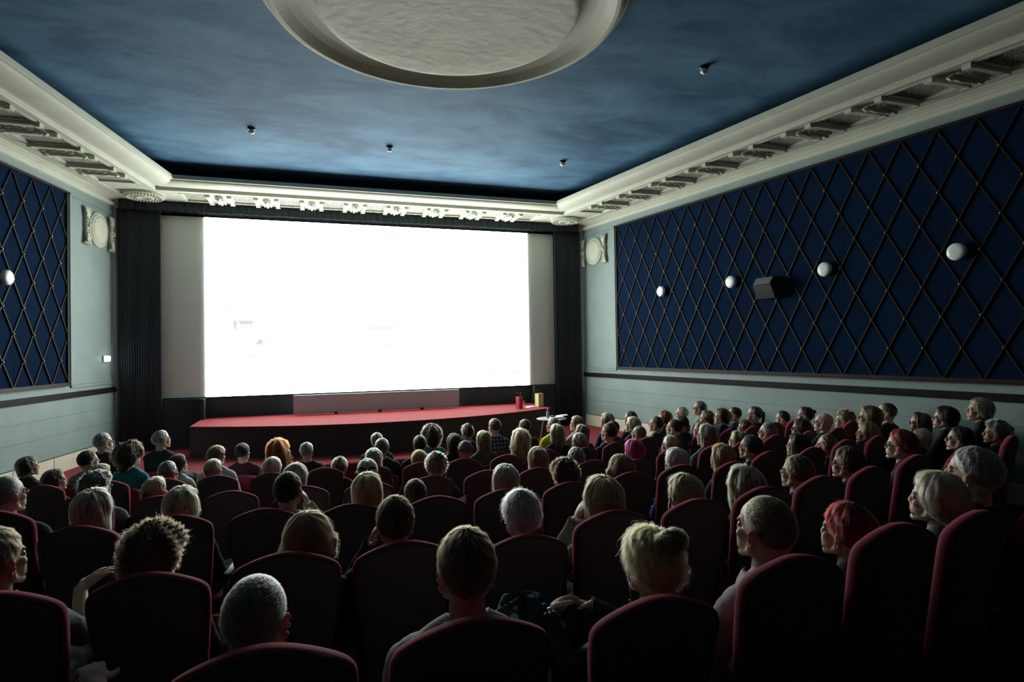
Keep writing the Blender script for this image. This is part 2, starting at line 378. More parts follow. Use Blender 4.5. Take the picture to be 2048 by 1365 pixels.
# corner rosettes
def rosette_mesh():
    b = MB(); b.lathe([(0.34, 0.0), (0.345, -0.03), (0.32, -0.06), (0.25, -0.07), (0.21, -0.045), (0.17, -0.05), (0.15, -0.085), (0.10, -0.09), (0.09, -0.06), (0.05, -0.05), (0.03, -0.075), (0.002, -0.08)], 40)
    for r, n, s in ((0.285, 34, 0.022), (0.335, 44, 0.016), (0.20, 24, 0.018), (0.12, 16, 0.016)):
        for i in range(n): b.ell((r*math.cos(2*PI*i/n), r*math.sin(2*PI*i/n), -0.07 if r != 0.335 else -0.04), (s, s, s*1.1), 6, 4)
    return b.mesh('rosette', True)
ROS = rosette_mesh()
for n_, (x, y) in (('left', (-2.95, 12.52)), ('right', (5.55, 12.55))):
    tag(link('rosette', ROS, M_CREAM, None, (x, y, ZS+CAMZ+0.005)), 'round beaded cream plaster rosette in the %s front corner of the cornice' % n_, 'rosette', 'corner rosettes')
# ceiling medallion
md = empty('ceiling_medallion', (1.25, 5.47, Z_CEIL+CAMZ)); tag(md, 'large round cream plaster medallion on the blue ceiling', 'medallion')
b = MB(); b.lathe([(1.72, 0.0), (1.72, -0.04), (1.69, -0.045), (1.685, -0.085), (1.66, -0.09), (1.65, -0.125), (1.62, -0.14), (1.585, -0.138), (1.56, -0.12), (1.50, -0.07), (1.42, -0.035), (1.33, -0.02), (1.0, -0.02)], 96)
b.build('rim', M_CREAM, md, smooth=False)
b = MB(); b.lathe([(1.25, 0.0), (1.26, -0.05), (1.25, -0.085), (1.235, -0.095), (1.19, -0.098), (1.0, -0.088), (0.7, -0.07), (0.45, -0.063), (0.3, -0.062), (0.15, -0.062), (0.004, -0.062)], 96)
b.build('disc', mat('rough_cream_plaster', (0.56, 0.57, 0.47), 0.8, bump=0.5, bscale=9, mottle=0.10, mscale=2.5), md, smooth=True, loc=(0.04, 0.10, 0))
# small ceiling fittings
for i, (x, y) in enumerate(((-0.837, 9.451), (1.204, 9.702), (4.228, 9.626), (4.436, 5.886))):
    s = empty('smoke_detector', (x, y, Z_CEIL+CAMZ))
    tag(s, 'small round white ceiling detector, %s' % ('first from the left above the screen', 'second from the left above the screen', 'third from the left above the screen', 'alone beside the big medallion')[i], 'detector', 'ceiling detectors')
    MB().lathe([(0.055, 0), (0.055, -0.02), (0.045, -0.03), (0.02, -0.032)], 16).build('base', M_METAL, s)
    MB().lathe([(0.03, -0.03), (0.042, -0.05), (0.042, -0.07), (0.025, -0.085), (0.003, -0.088)], 16).build('sensor_head', M_GLOBE, s, smooth=True)

# ------------------------------------------------------------------ lattice panels on the side walls
def lattice(side, yref, pitch, yend, ystart, label):
    f = wl(side); root = empty('lattice_panel', f(0, (yend+6)/2, -0.5)); tag(root, label, 'wall panel')
    rl = Vector(root.location); loc = lambda fn: (lambda *a: tuple(Vector(fn(*a))-rl)); g = loc(f)
    yy = yend; k = 0
    while yy > ystart:
        MB().box(0.0, 0.016, max(ystart, yy-1.30), yy-0.004, -0.49, 2.67, g).build('fabric_panel', M_BLUE, root); yy -= 1.30
    fr = MB()
    for a in ((ystart, yend, 2.655, 2.692), (ystart, yend, -0.512, -0.452), (yend-0.035, yend, -0.512, 2.692)): fr.box(0.0, 0.045, *a, g)
    fr.box(0.04, 0.055, ystart, yend, -0.50, -0.485, g)
    fr.build('frame', M_LATH, root)
    sl = pitch/2/0.39
    z0, z1, ya, yb = -0.455, 2.635, ystart, yend-0.04
    for sg in (1, -1):
        for n in range(-12, 40):
            c = yref-pitch*n
            pts = []
            for z in np.linspace(z0, z1, 400):
                y = c+sg*sl*(z-2.255)
                if ya <= y <= yb: pts.append((y, z))
            if len(pts) < 8: continue
            (p0, q0), (p1, q1) = pts[0], pts[-1]
            t = np.array([p1-p0, q1-q0]); t /= np.linalg.norm(t); nn = np.array([-t[1], t[0]])*0.013; h0, h1 = (0.012, 0.034) if sg > 0 else (0.014, 0.038)
            v = []
            for h, e in ((h0, 1.0), (h1, 0.55)):
                for (y, z, s_) in ((p0, q0, 1), (p0, q0, -1), (p1, q1, -1), (p1, q1, 1)): v.append(g(h, y+nn[0]*s_*e, z+nn[1]*s_*e))
            MB().add(v, [(4, 5, 6, 7), (0, 1, 5, 4), (1, 2, 6, 5), (2, 3, 7, 6), (3, 0, 4, 7)]).build('lath', M_LATH, root)
    st = MB(); 
    for r in range(8):
        z = 2.255-0.39*r+0.39
        for n in range(-2, 40):
            y = yref+pitch*(0.5 if r % 2 == 0 else 0)-pitch*n
            if ya+.05 < y < yb and z0 < z < z1: st.ell(g(0.042, y, z), (0.014, 0.014, 0.014), 6, 4)
    tag(st.build('stud', M_STUD, root, smooth=True), kind='stuff')
lattice('R', 11.49, 0.427, 11.735, 0.6, 'dark blue fabric wall panel crossed by brown diamond lattice on the long right wall')
lattice('L', 11.28, 0.447, 11.50, 4.0, 'dark blue fabric wall panel with brown diamond lattice beside the emergency light')

# ------------------------------------------------------------------ wall medallions with scroll brackets
def scroll_mesh():
    b = MB(); rr = random.Random(5)
    for sg in (1, -1):
        for k in range(5):
            a = (k-2)*0.028; b.tube([(0.03, a*0.55, sg*0.10), (0.06, a*0.8, sg*0.2), (0.05, a*1.25, sg*0.30), (0.03, a*1.45, sg*0.335)], [0.016, 0.02, 0.022, 0.008], 7)
        for k in range(3): b.ell((0.045, (k-1)*0.035, sg*0.09), (0.028, 0.02, 0.02), 8, 5)
        for k in range(3): b.ell((0.06, (k-1)*0.03, sg*0.135), (0.02, 0.022, 0.016), 8, 5)
    b.ell((0.04, 0, 0), (0.045, 0.065, 0.072), 12, 8); b.ell((0.085, 0, 0), (0.02, 0.035, 0.042), 10, 6)
    b.box(0, 0.03, -0.035, 0.035, -0.29, 0.29)
    return b.mesh('scroll', True)
SCROLL = scroll_mesh()
for side, yc, lab in (('L', 12.49, 'left'), ('R', 12.57, 'right')):
    o = empty('wall_medallion', (xw(side, yc), yc, 2.25+CAMZ), -0.1592 if side == 'L' else PI+0.1592)
    tag(o, 'round cream plaster disc with two scroll ornaments high on the %s front wall' % lab, 'medallion', 'wall medallions')
    MB().lathe([(0.315, 0.0), (0.315, 0.03), (0.30, 0.04), (0.285, 0.035), (0.275, 0.05), (0.25, 0.055), (0.245, 0.03), (0.24, 0.03)], 40, ax='x').build('ring', M_CREAM, o)
    MB().lathe([(0.25, 0.01), (0.245, 0.05), (0.21, 0.062), (0.1, 0.068), (0.002, 0.07)], 40, ax='x').build('disc', M_CREAM, o, smooth=True)
    for dy in (-0.42, 0.42): link('scroll', SCROLL, M_CREAM, o, (0, dy, 0))

# ------------------------------------------------------------------ globe lamps and speaker on the walls
lr = ((10.248, 'R', 'first'), (8.51, 'R', 'second'), (6.789, 'R', 'right of the loudspeaker'), (5.091, 'R', 'fourth and largest-looking'), (9.96, 'L', ''))
for y, side, nm in lr:
    o = empty('wall_lamp', (xw(side, y), y, 1.085+CAMZ)); o.rotation_euler = (0, 0, -0.1592 if side == 'L' else PI+0.1592)
    tag(o, (('round white opal wall lamp, %s' % nm) + ('' if 'loud' in nm or 'fourth' in nm else ' from the screen') + ' on the long lattice wall') if side == 'R' else 'round white opal wall lamp cut by the picture edge on the left lattice', 'lamp', 'opal wall lamps')
    MB().lathe([(0.085, 0.0), (0.085, 0.05), (0.095, 0.055), (0.095, 0.075)], 24, ax='x').build('base', M_CHROME, o, smooth=False)
    MB().lathe([(0.093, 0.055), (0.104, 0.062), (0.106, 0.085), (0.104, 0.108), (0.094, 0.121), (0.06, 0.128), (0.03, 0.1285), (0.003, 0.1285)], 28, ax='x').build('globe', M_GLOBE, o, smooth=True)
o = empty('loudspeaker', (xw('R', 7.72), 7.72, 0.90+CAMZ)); o.rotation_euler = (0, 0, PI+0.1592)
tag(o, 'black box loudspeaker mounted on the lattice wall between two lamps', 'speaker')
v = [(0.05, -0.17, -0.17), (0.05, 0.17, -0.17), (0.05, 0.17, 0.17), (0.05, -0.17, 0.17), (0.20, -0.17, -0.17), (0.20, 0.17, -0.17), (0.30, 0.17, 0.05), (0.30, -0.17, 0.05), (0.22, 0.17, 0.17), (0.22, -0.17, 0.17)]
MB().add(v, [(0, 3, 2, 1), (0, 1, 5, 4), (4, 5, 6, 7), (7, 6, 8, 9), (9, 8, 2, 3), (1, 2, 8, 6, 5), (0, 4, 7, 9, 3)]).build('cabinet', mat('speaker_box', (0.02, 0.021, 0.021), 0.6), o)
MB().add([(0.205, -0.155, -0.15), (0.205, 0.155, -0.15), (0.303, 0.155, 0.045), (0.303, -0.155, 0.045)], [(0, 1, 2, 3)]).build('lower_grille', M_SPK, o)
MB().add([(0.306, -0.155, 0.055), (0.306, 0.155, 0.055), (0.228, 0.155, 0.165), (0.228, -0.155, 0.165)], [(0, 1, 2, 3)]).build('upper_grille', mat('speaker_grille_lit_tone', (0.13, 0.145, 0.135), 0.8), o)  # same grille, lighter: the light on this upward-tilted facet is put into its colour
MB().box(0.0, 0.06, -0.05, 0.05, -0.05, 0.05).build('wall_mount', M_METAL, o)
o = empty('emergency_light', (xw('L', 12.716), 12.716, -0.08+CAMZ)); o.rotation_euler = (0, 0, -0.1592)
tag(o, 'small glowing white emergency light low on the left front wall', 'emergency light')
MB().box(0.0, 0.03, -0.10, 0.10, -0.055, 0.055).build('housing', M_WHITE, o)
MB().box(0.03, 0.05, -0.09, 0.09, -0.042, 0.042).build('diffuser', mat('lit_diffuser', (0.8, 0.85, 0.9), 0.4, emit=(0.85, 0.95, 1.0), estr=14.0), o)

# ------------------------------------------------------------------ screen, drapes, stage
scn = empty('cinema_screen', (1.31, D-0.02, -0.885+CAMZ)); tag(scn, 'wide white cinema screen showing an overexposed bright picture above the red stage', 'screen')
sx = 1.31; sz = -0.885
b = MB().box(-2.85-sx, 5.515-sx, 0, 0.03, 0, 2.722-sz); b.build('screen_fabric', M_SCREEN, scn)
b = MB().box(-2.055-sx, 4.835-sx, -0.012, -0.002, 0.0, 2.722-sz); b.build('picture', M_PIC, scn)
M_P1 = mat('picture_pale_grey', (0.0, 0.0, 0.0), 1.0, emit=(0.93, 1.0, 0.90), estr=0.78, spec=0.0)
M_P2 = mat('picture_pale_pink', (0.0, 0.0, 0.0), 1.0, emit=(1.0, 0.97, 0.95), estr=0.97, spec=0.0)
def pic(poly, mt, name='pictured_lantern'):
    P = [(x-sx, -0.0135, z-sz) for x, z in poly]; Q = [(x-sx, -0.0125, z-sz) for x, z in poly]; n = len(P)
    MB().add(P+Q, [tuple(range(n))]+[(i, (i+1) % n, n+(i+1) % n, n+i) for i in range(n)]).build(name, mt, scn)
def px2s(px, py):       # helper used once to read the faint lantern off the screen plane: (x, z) on the screen
    x = -2.059+(px-408.7)*(4.846+2.059)/(1054-408.7)*(1+0.00012*(px-1054)*-0.2); t = (px-408.7)/(1054-408.7)
    zt = 435+(467.7-435)*t; zb = 795+(770-795)*t
    return (x, 2.722+(py-zt)/(zb-zt)*(-0.885-2.722))
for poly in ([(465, 642), (491, 642), (488, 650), (467, 650)], [(468, 653), (486, 653), (485, 655), (469, 655)], [(470, 656), (471, 656), (471, 694), (470, 694)], [(470, 693), (480, 692), (480, 694), (470, 695)],
             [(472, 702), (486, 713), (498, 706), (503, 698), (504, 700), (499, 708), (487, 716), (475, 707)], [(493, 691), (501, 678), (509, 683), (505, 690)], [(509, 683), (516, 689), (518, 691), (516, 686), (511, 681)],
             [(507, 670), (516, 669), (516, 671), (507, 672)], [(517, 693), (530, 693), (530, 694), (518, 695)], [(516, 718), (530, 719), (530, 721), (517, 720)], [(455, 641), (463, 642), (461, 660), (457, 660)], [(452, 612), (454, 622), (452, 624), (451, 618)]):
    pic([px2s(*q) for q in poly], M_P1)
for poly in ([(865, 738), (980, 735), (985, 737), (870, 741)], [(960, 744), (1052, 742), (1052, 746), (965, 748)], [(700, 655), (756, 652), (756, 660), (705, 664)], [(735, 690), (757, 689), (757, 693), (738, 694)], [(1052, 655), (1054, 655), (1054, 760), (1052, 760)]):
    pic([px2s(*q) for q in poly], M_P2, 'pictured_street')
def drape(x0, x1, y, z0, z1, folds, amp, name, label, mt=M_DRAPE, group=None):
    n = folds*8; P = [[], []]; b = MB(); rows = []
    for z in np.linspace(z0, z1, 5):
        rows.append([(x0+(x1-x0)*i/n-(x0+x1)/2, amp*math.sin(2*PI*folds*i/n)+0.3*amp*math.sin(5.3*i/n*folds+z), z-z0) for i in range(n+1)])
    for z in np.linspace(z1, z0, 5):
        rows.append([(x0+(x1-x0)*i/n-(x0+x1)/2, 0.03+amp*math.sin(2*PI*folds*i/n), z-z0) for i in range(n+1)])
    b.grid(rows, cu=True)
    return tag(b.build(name, mt, smooth=True, loc=((x0+x1)/2, y, z0+CAMZ)), label, 'curtain', group)
drape(-3.50, -2.80, 13.03, Z_POD, ZS-0.02, 17, 0.012, 'side_drape', 'black pleated drape hanging left of the screen', group='side drapes')
drape(5.45, 6.13, 13.03, Z_POD, ZS-0.02, 17, 0.012, 'side_drape', 'black pleated drape hanging right of the screen', group='side drapes')
dr = drape(-3.5, 6.1, 12.985, 2.775, ZS+0.02, 70, 0.018, 'valance', 'narrow dark pleated valance with a fringe above the screen')
fr = MB()
for i in range(260): x = -4.78+9.56*i/259; fr.box(x-0.008, x+0.008, -0.008, 0.010, -0.022-0.004*((i*7) % 5), 0.0)
tag(fr.build('fringe', mat('valance_fringe', (0.022, 0.026, 0.026), 0.9), dr), kind='stuff')
stg = empty('stage', (1.31, 12.0, Z_POD+CAMZ)); tag(stg, 'low curved stage with red carpet top and dark wooden front under the screen', 'stage')
xs = np.linspace(-2.12, 4.87, 40); yf = 10.985+0.077*(xs-1.31)**2
zt_ = -1.315-Z_POD
tp = MB(); tp.grid([[(x-1.31, y-12.0-0.03, zt_-0.03) for x, y in zip(xs, yf)], [(x-1.31, y-12.0-0.03, zt_) for x, y in zip(xs, yf)], [(x-1.31, D+0.1-12.0, zt_) for x in xs]]); tp.build('carpet_top', M_RED, stg)
for k in range(10):
    a, b_ = xs[k*4], xs[min(k*4+4, 39)]; xx = np.linspace(a+0.0015, b_-0.0015, 5); yy = 10.985+0.077*(xx-1.31)**2
    pn = MB(); pn.grid([[(x-1.31, y-12.0, 0.0) for x, y in zip(xx, yy)], [(x-1.31, y-12.0, zt_-0.03) for x, y in zip(xx, yy)], [(x-1.31, y-12.0+0.03, zt_-0.03) for x, y in zip(xx, yy)], [(x-1.31, y-12.0+0.03, 0) for x, y in zip(xx, yy)]], cu=True)
    pn.build('front_panel', M_STAGE, stg)
wl1 = MB(); wl1.box(-2.14, -2.06, 12.95, D+0.1, Z_POD+CAMZ+zt_-0.55, -0.905+CAMZ); tag(wl1.build('stage_wing', M_STAGE), 'thin dark upright at the left end of the stage opening', 'panel')
w2 = MB(); w2.box(-2.85, -2.15, 13.05, D+0.1, Z_POD+CAMZ, -0.905+CAMZ); tag(w2.build('stage_wing', M_BLACK), 'black wing panel left of the red stage below the screen', 'panel')
w3 = MB(); w3.box(4.92, 5.5, 13.05, D+0.1, Z_POD+CAMZ, -0.905+CAMZ); tag(w3.build('stage_wing', M_BLACK), 'black wing panel right of the gift bags below the screen', 'panel')
lb = empty('long_panel', (1.325, 12.92, -1.30+CAMZ)); tag(lb, 'long low pale grey panel standing on the stage under the screen', 'panel')
MB().box(-1.735, 1.735, -0.02, 0.03, 0.02, 0.395).build('panel', M_GREYBOX, lb)
for x in (-0.9, 0.0, 0.9): MB().box(x-0.03, x+0.03, -0.06, 0.06, -0.012, 0.03).build('foot', M_METAL, lb)
def bag(x, y, z, w_, d_, h, mt, label, rz):
    o = empty('paper_bag', (x, y, z), rz); tag(o, label, 'bag')
    b = MB(); t = 0.003
    for a in ((-w_/2, w_/2, -d_/2, -d_/2+t, 0, h), (-w_/2, w_/2, d_/2-t, d_/2, 0, h), (-w_/2, -w_/2+t, -d_/2, d_/2, 0, h), (w_/2-t, w_/2, -d_/2, d_/2, 0, h), (-w_/2, w_/2, -d_/2, d_/2, 0, t)): b.box(*a)
    b.build('sack', mt, o)
    for s in (-1, 1): MB().tube([(-w_*.25, s*d_*.45, h), (-w_*.2, s*d_*.5, h+.06), (0, s*d_*.5, h+.085), (w_*.2, s*d_*.5, h+.06), (w_*.25, s*d_*.45, h)], 0.004, 5).build('handle', M_METAL, o)
ZST = -1.315+CAMZ
bag(4.20, 12.10, ZST, 0.11, 0.10, 0.26, mat('red_paper', (0.48, 0.03, 0.07), 0.5), 'small red paper gift bag on the stage edge', 0.5)
bag(4.765, 12.36, ZST, 0.16, 0.11, 0.29, mat('yellow_paper', (0.72, 0.62, 0.30), 0.6), 'cream-yellow paper gift bag at the right end of the stage', 0.45)
b = MB(); b.box(-0.10, 0.10, -0.07, 0.07, 0, 0.012); b.box(-0.09, 0.08, -0.06, 0.075, 0.012, 0.02); tag(b.build('leaflets', M_WHITE, loc=(4.52, 12.24, ZST), rot=(0, 0, 0.3)), 'white leaflets lying between the two gift bags', 'papers')
vs = empty('vase', (4.60, 12.9, ZST)); tag(vs, 'small reddish vase with one thin stem behind the leaflets', 'vase')
MB().lathe([(0.025, 0), (0.035, 0.03), (0.025, 0.06), (0.012, 0.085), (0.014, 0.095)], 14).build('body', mat('rose_glass', (0.35, 0.08, 0.10), 0.2), vs, smooth=True)
MB().tube([(0, 0, 0.06), (0.005, 0, 0.15), (0.0, 0.0, 0.26)], 0.003, 5).build('stem', M_METAL, vs)
# small round table with bottle and papers
TX, TY, TZ = 4.36, 10.66, Z_POD+CAMZ
tb = empty('side_table', (TX, TY, TZ)); tag(tb, 'small round pale table on three splayed legs beside the stage', 'table')
MB().lathe([(0.275, 0.478), (0.29, 0.485), (0.29, 0.497), (0.28, 0.50), (0.002, 0.50)], 40).build('tabletop', mat('pale_tabletop', (0.42, 0.47, 0.43), 0.35), tb)
for k in range(3):
    a = 2*PI*k/3+0.35; MB().tube([(0.16*math.cos(a), 0.16*math.sin(a), 0.485), (0.25*math.cos(a), 0.25*math.sin(a), 0.0)], [0.018, 0.012], 10).build('leg', mat('light_leg_wood', (0.30, 0.20, 0.13), 0.5), tb)
bt = empty('bottle', (TX-0.05, TY+0.08, TZ+0.50)); tag(bt, 'slim clear bottle with bright cap standing on the small table', 'bottle')
MB().lathe([(0.028, 0), (0.03, 0.01), (0.03, 0.10), (0.012, 0.14), (0.011, 0.175)], 14).build('body', mat('bottle_glass', (0.25, 0.30, 0.28), 0.05, spec=0.8), bt, smooth=True)
MB().lathe([(0.014, 0.17), (0.014, 0.20), (0.002, 0.202)], 12).build('cap', M_CHROME, bt)
c = MB(); c.lathe([(0.02, 0), (0.035, 0.02), (0.035, 0.06), (0.025, 0.065)], 14); tag(c.build('cup', mat('brown_cup', (0.16, 0.09, 0.06), 0.5), loc=(TX-0.02, TY-0.10, TZ+0.50)), 'small brown cup in front of the bottle on the table', 'cup')
for i, (dx, dy, a) in enumerate(((0.13, 0.02, 0.4), (0.19, -0.06, -0.3))):
    b = MB(); P = [[(x, y, 0.004+0.018*math.sin(7*x+i)**2) for x in np.linspace(-0.11, 0.11, 7)] for y in (-0.08, 0.08)]; b.grid(P); b.grid([[(x, y, z+0.006) for x, y, z in r] for r in P])
    tag(b.build('papers', M_WHITE, loc=(TX+dx, TY+dy, TZ+0.502+0.03*i), rot=(0, 0, a)), 'crumpled white sheet on the table, %s of the two' % ('lower', 'upper')[i], 'papers', 'table papers')

SEATS=[
(-0.118,1.398,1.772,-4.6,'wine-red velvet cinema seat of the balding grey-stubbled man'),
(0.367,1.413,1.750,-2.6,'wine-red velvet cinema seat of the man with the brown crew cut'),
(0.920,1.451,1.707,-0.4,'wine-red velvet cinema seat of the golden-haired woman with the bun'),
(1.465,1.509,1.737,1.8,'wine-red velvet cinema seat of the man in the pink shirt'),
(2.019,1.589,1.758,4.0,'wine-red velvet cinema seat of the woman with the red pixie cut'),
(2.611,1.700,1.715,6.4,'wine-red velvet cinema seat of the woman with the layered straw-blond bob'),
(3.331,1.867,1.641,9.3,'wine-red velvet cinema seat of the grey man behind the layered blond bob'),
(-0.582,2.436,1.629,-6.5,'wine-red velvet cinema seat of the woman with the brown mop of curls'),
(-0.113,2.432,1.647,-4.6,'wine-red velvet cinema seat of the woman with the flicked brown bob'),
(0.340,2.444,1.633,-2.7,'wine-red velvet cinema seat of the dark-haired man leaning on his hand'),
(0.889,2.478,1.586,-0.5,'wine-red velvet cinema seat of the white-haired old man'),
(1.355,2.523,1.635,1.4,'wine-red velvet cinema seat of the woman in the ruffled olive jacket'),
(1.876,2.591,1.624,3.5,'wine-red velvet cinema seat of the woman with the side braid'),
(2.381,2.676,1.624,5.5,'wine-red velvet cinema seat of the woman with long wavy ash hair'),
(2.902,2.782,1.620,7.6,'wine-red velvet cinema seat of the man with parted brown hair'),
(3.463,2.918,1.608,9.8,'wine-red velvet cinema seat of the woman with the dark spiky pixie cut'),
(4.113,3.104,1.605,12.3,'wine-red velvet cinema seat of the red-haired woman with glasses'),
(5.000,3.395,1.528,15.7,'wine-red velvet cinema seat of the bearded man with thin glasses'),
(-1.038,2.455,1.618,-8.3,'wine-red velvet cinema seat of the man gesturing with an open palm'),
(6.294,3.814,1.513,20.4,'wine-red velvet cinema seat of the man with thick grey wavy hair'),
(-1.266,3.891,1.468,-9.2,'wine-red velvet cinema seat of the woman with the grey sleeve'),
(-0.778,3.841,1.491,-7.2,'wine-red velvet cinema seat of the straight-haired blonde on the left'),
(-0.294,3.806,1.488,-5.3,'wine-red velvet cinema seat of the man propping his head on his right hand'),
(0.209,3.788,1.472,-3.3,'wine-red velvet cinema seat of the woman with long smooth golden hair'),
(0.740,3.787,1.469,-1.1,'wine-red velvet cinema seat of the man with round cropped brown hair'),
(1.209,3.804,1.467,0.8,'wine-red velvet cinema seat of the woman with the centre-parted ash-blond hair'),
(1.714,3.839,1.466,2.8,'wine-red velvet cinema seat of the person with the frizzy brown curls'),
(2.247,3.897,1.483,5.0,'wine-red velvet cinema seat of the woman with swept-back brown hair'),
(2.715,3.963,1.485,6.8,'wine-red velvet cinema seat of the woman with the platinum bob'),
(3.304,4.069,1.449,9.2,'wine-red velvet cinema seat of the woman with long ginger hair'),
(3.771,4.170,1.486,11.0,'wine-red velvet cinema seat of the man with slicked-back black hair'),
(4.407,4.333,1.453,13.5,'wine-red velvet cinema seat of the woman with long black hair in profile'),
(5.001,4.500,1.460,15.7,'wine-red velvet cinema seat of the fair person low in the seat'),
(5.623,4.672,1.438,18.0,'wine-red velvet cinema seat of the woman with the short dark-blond bob'),
(-1.682,3.949,1.579,-10.8,'wine-red velvet cinema seat of the balding man with glasses at the left edge'),
(6.193,4.827,1.420,20.1,'wine-red velvet cinema seat of the bald man with the large ear'),
(-0.640,5.148,1.325,-6.7,'empty wine-red seat, second row back from the bare red carpet on the left'),
(-0.099,5.087,1.329,-4.5,'wine-red velvet cinema seat of the smooth ash-blond person'),
(0.421,5.047,1.329,-2.4,'wine-red velvet cinema seat of the grey-haired woman with the dark ribbon'),
(0.945,5.026,1.336,-0.3,'wine-red velvet cinema seat of the woman with the messy curly updo'),
(1.438,5.025,1.344,1.7,'empty wine-red seat between the messy curly updo and thick dark-blond hair'),
(1.925,5.040,1.327,3.7,'wine-red velvet cinema seat of the woman with thick dark-blond hair'),
(2.503,5.079,1.345,6.0,'wine-red velvet cinema seat of the grey man with the blue collar'),
(3.002,5.133,1.308,8.0,'wine-red velvet cinema seat of the woman with bright pink hair'),
(3.490,5.201,1.379,9.9,'wine-red velvet cinema seat of the woman with tightly pulled-back hair'),
(4.053,5.302,1.349,12.1,'wine-red velvet cinema seat of the woman with long straight ash hair'),
(4.545,5.408,1.350,14.0,'wine-red velvet cinema seat of the woman with straight honey hair'),
(5.062,5.513,1.370,15.9,'wine-red velvet cinema seat of the grey man with wire glasses'),
(5.644,5.603,1.367,18.1,'wine-red velvet cinema seat of the black-haired woman lifting her hand'),
(5.465,5.023,1.488,17.4,'wine-red velvet cinema seat of the bald man with dark-framed glasses'),
(6.393,5.673,1.438,20.8,'wine-red velvet cinema seat of the woman with fluffy blond curls'),
(-1.693,5.328,1.340,-10.8,'wine-red velvet cinema seat of the grey man with his face tilted up'),
(-1.160,5.227,1.316,-8.7,'wine-red velvet cinema seat of the blonde with the coiled low bun'),
(6.786,5.690,1.419,22.2,'wine-red velvet cinema seat of the woman with the burgundy scarf'),
(-2.063,7.189,1.107,-12.3,'wine-red velvet cinema seat of the streaky-haired person'),
(-1.505,7.058,1.107,-10.1,'wine-red velvet cinema seat of the man with smooth grey cropped hair'),
(-0.993,6.957,1.118,-8.1,'wine-red velvet cinema seat of the woman with pinned-up blond hair'),
(-0.462,6.872,1.121,-6.0,'wine-red velvet cinema seat of the woman with the silver-blond crop'),
(0.091,6.805,1.143,-3.8,'wine-red velvet cinema seat of the person with wavy streaked hair'),
(0.610,6.760,1.132,-1.7,'wine-red velvet cinema seat of the woman with long sleek platinum hair'),
(1.142,6.735,1.135,0.5,'wine-red velvet cinema seat of the person with copper-orange hair'),
(1.644,6.730,1.144,2.5,'wine-red velvet cinema seat of the person in the grey knitted cap'),
(2.182,6.744,1.144,4.7,'empty wine-red seat behind the woman with long golden curls'),
(2.697,6.777,1.169,6.8,'empty wine-red seat behind the woman with shoulder-length dark-blond hair'),
(3.259,6.833,1.143,9.0,'wine-red velvet cinema seat of the woman with smooth side-parted hair'),
(3.744,6.901,1.174,10.9,'wine-red velvet cinema seat of the young man with dark cropped hair'),
(4.271,6.992,1.187,12.9,'wine-red velvet cinema seat of the man with thinning grey hair'),
(4.760,7.089,1.171,14.8,'wine-red velvet cinema seat of the sleek black-haired man'),
(5.283,7.174,1.149,16.8,'wine-red velvet cinema seat of the woman with the brown fringe'),
(5.807,7.235,1.182,18.7,'empty wine-red seat behind the woman with the dark bob against the wall'),
(6.258,7.267,1.197,20.3,'wine-red velvet cinema seat of the dark-haired woman by the seat edge'),
(6.059,6.612,1.335,19.6,'wine-red velvet cinema seat of the black-haired man resting low'),
(6.855,7.084,1.275,22.4,'wine-red velvet cinema seat of the woman with the small black knot'),
(-2.689,7.363,1.078,-14.7,'wine-red velvet cinema seat of the dark-haired person in profile'),
]
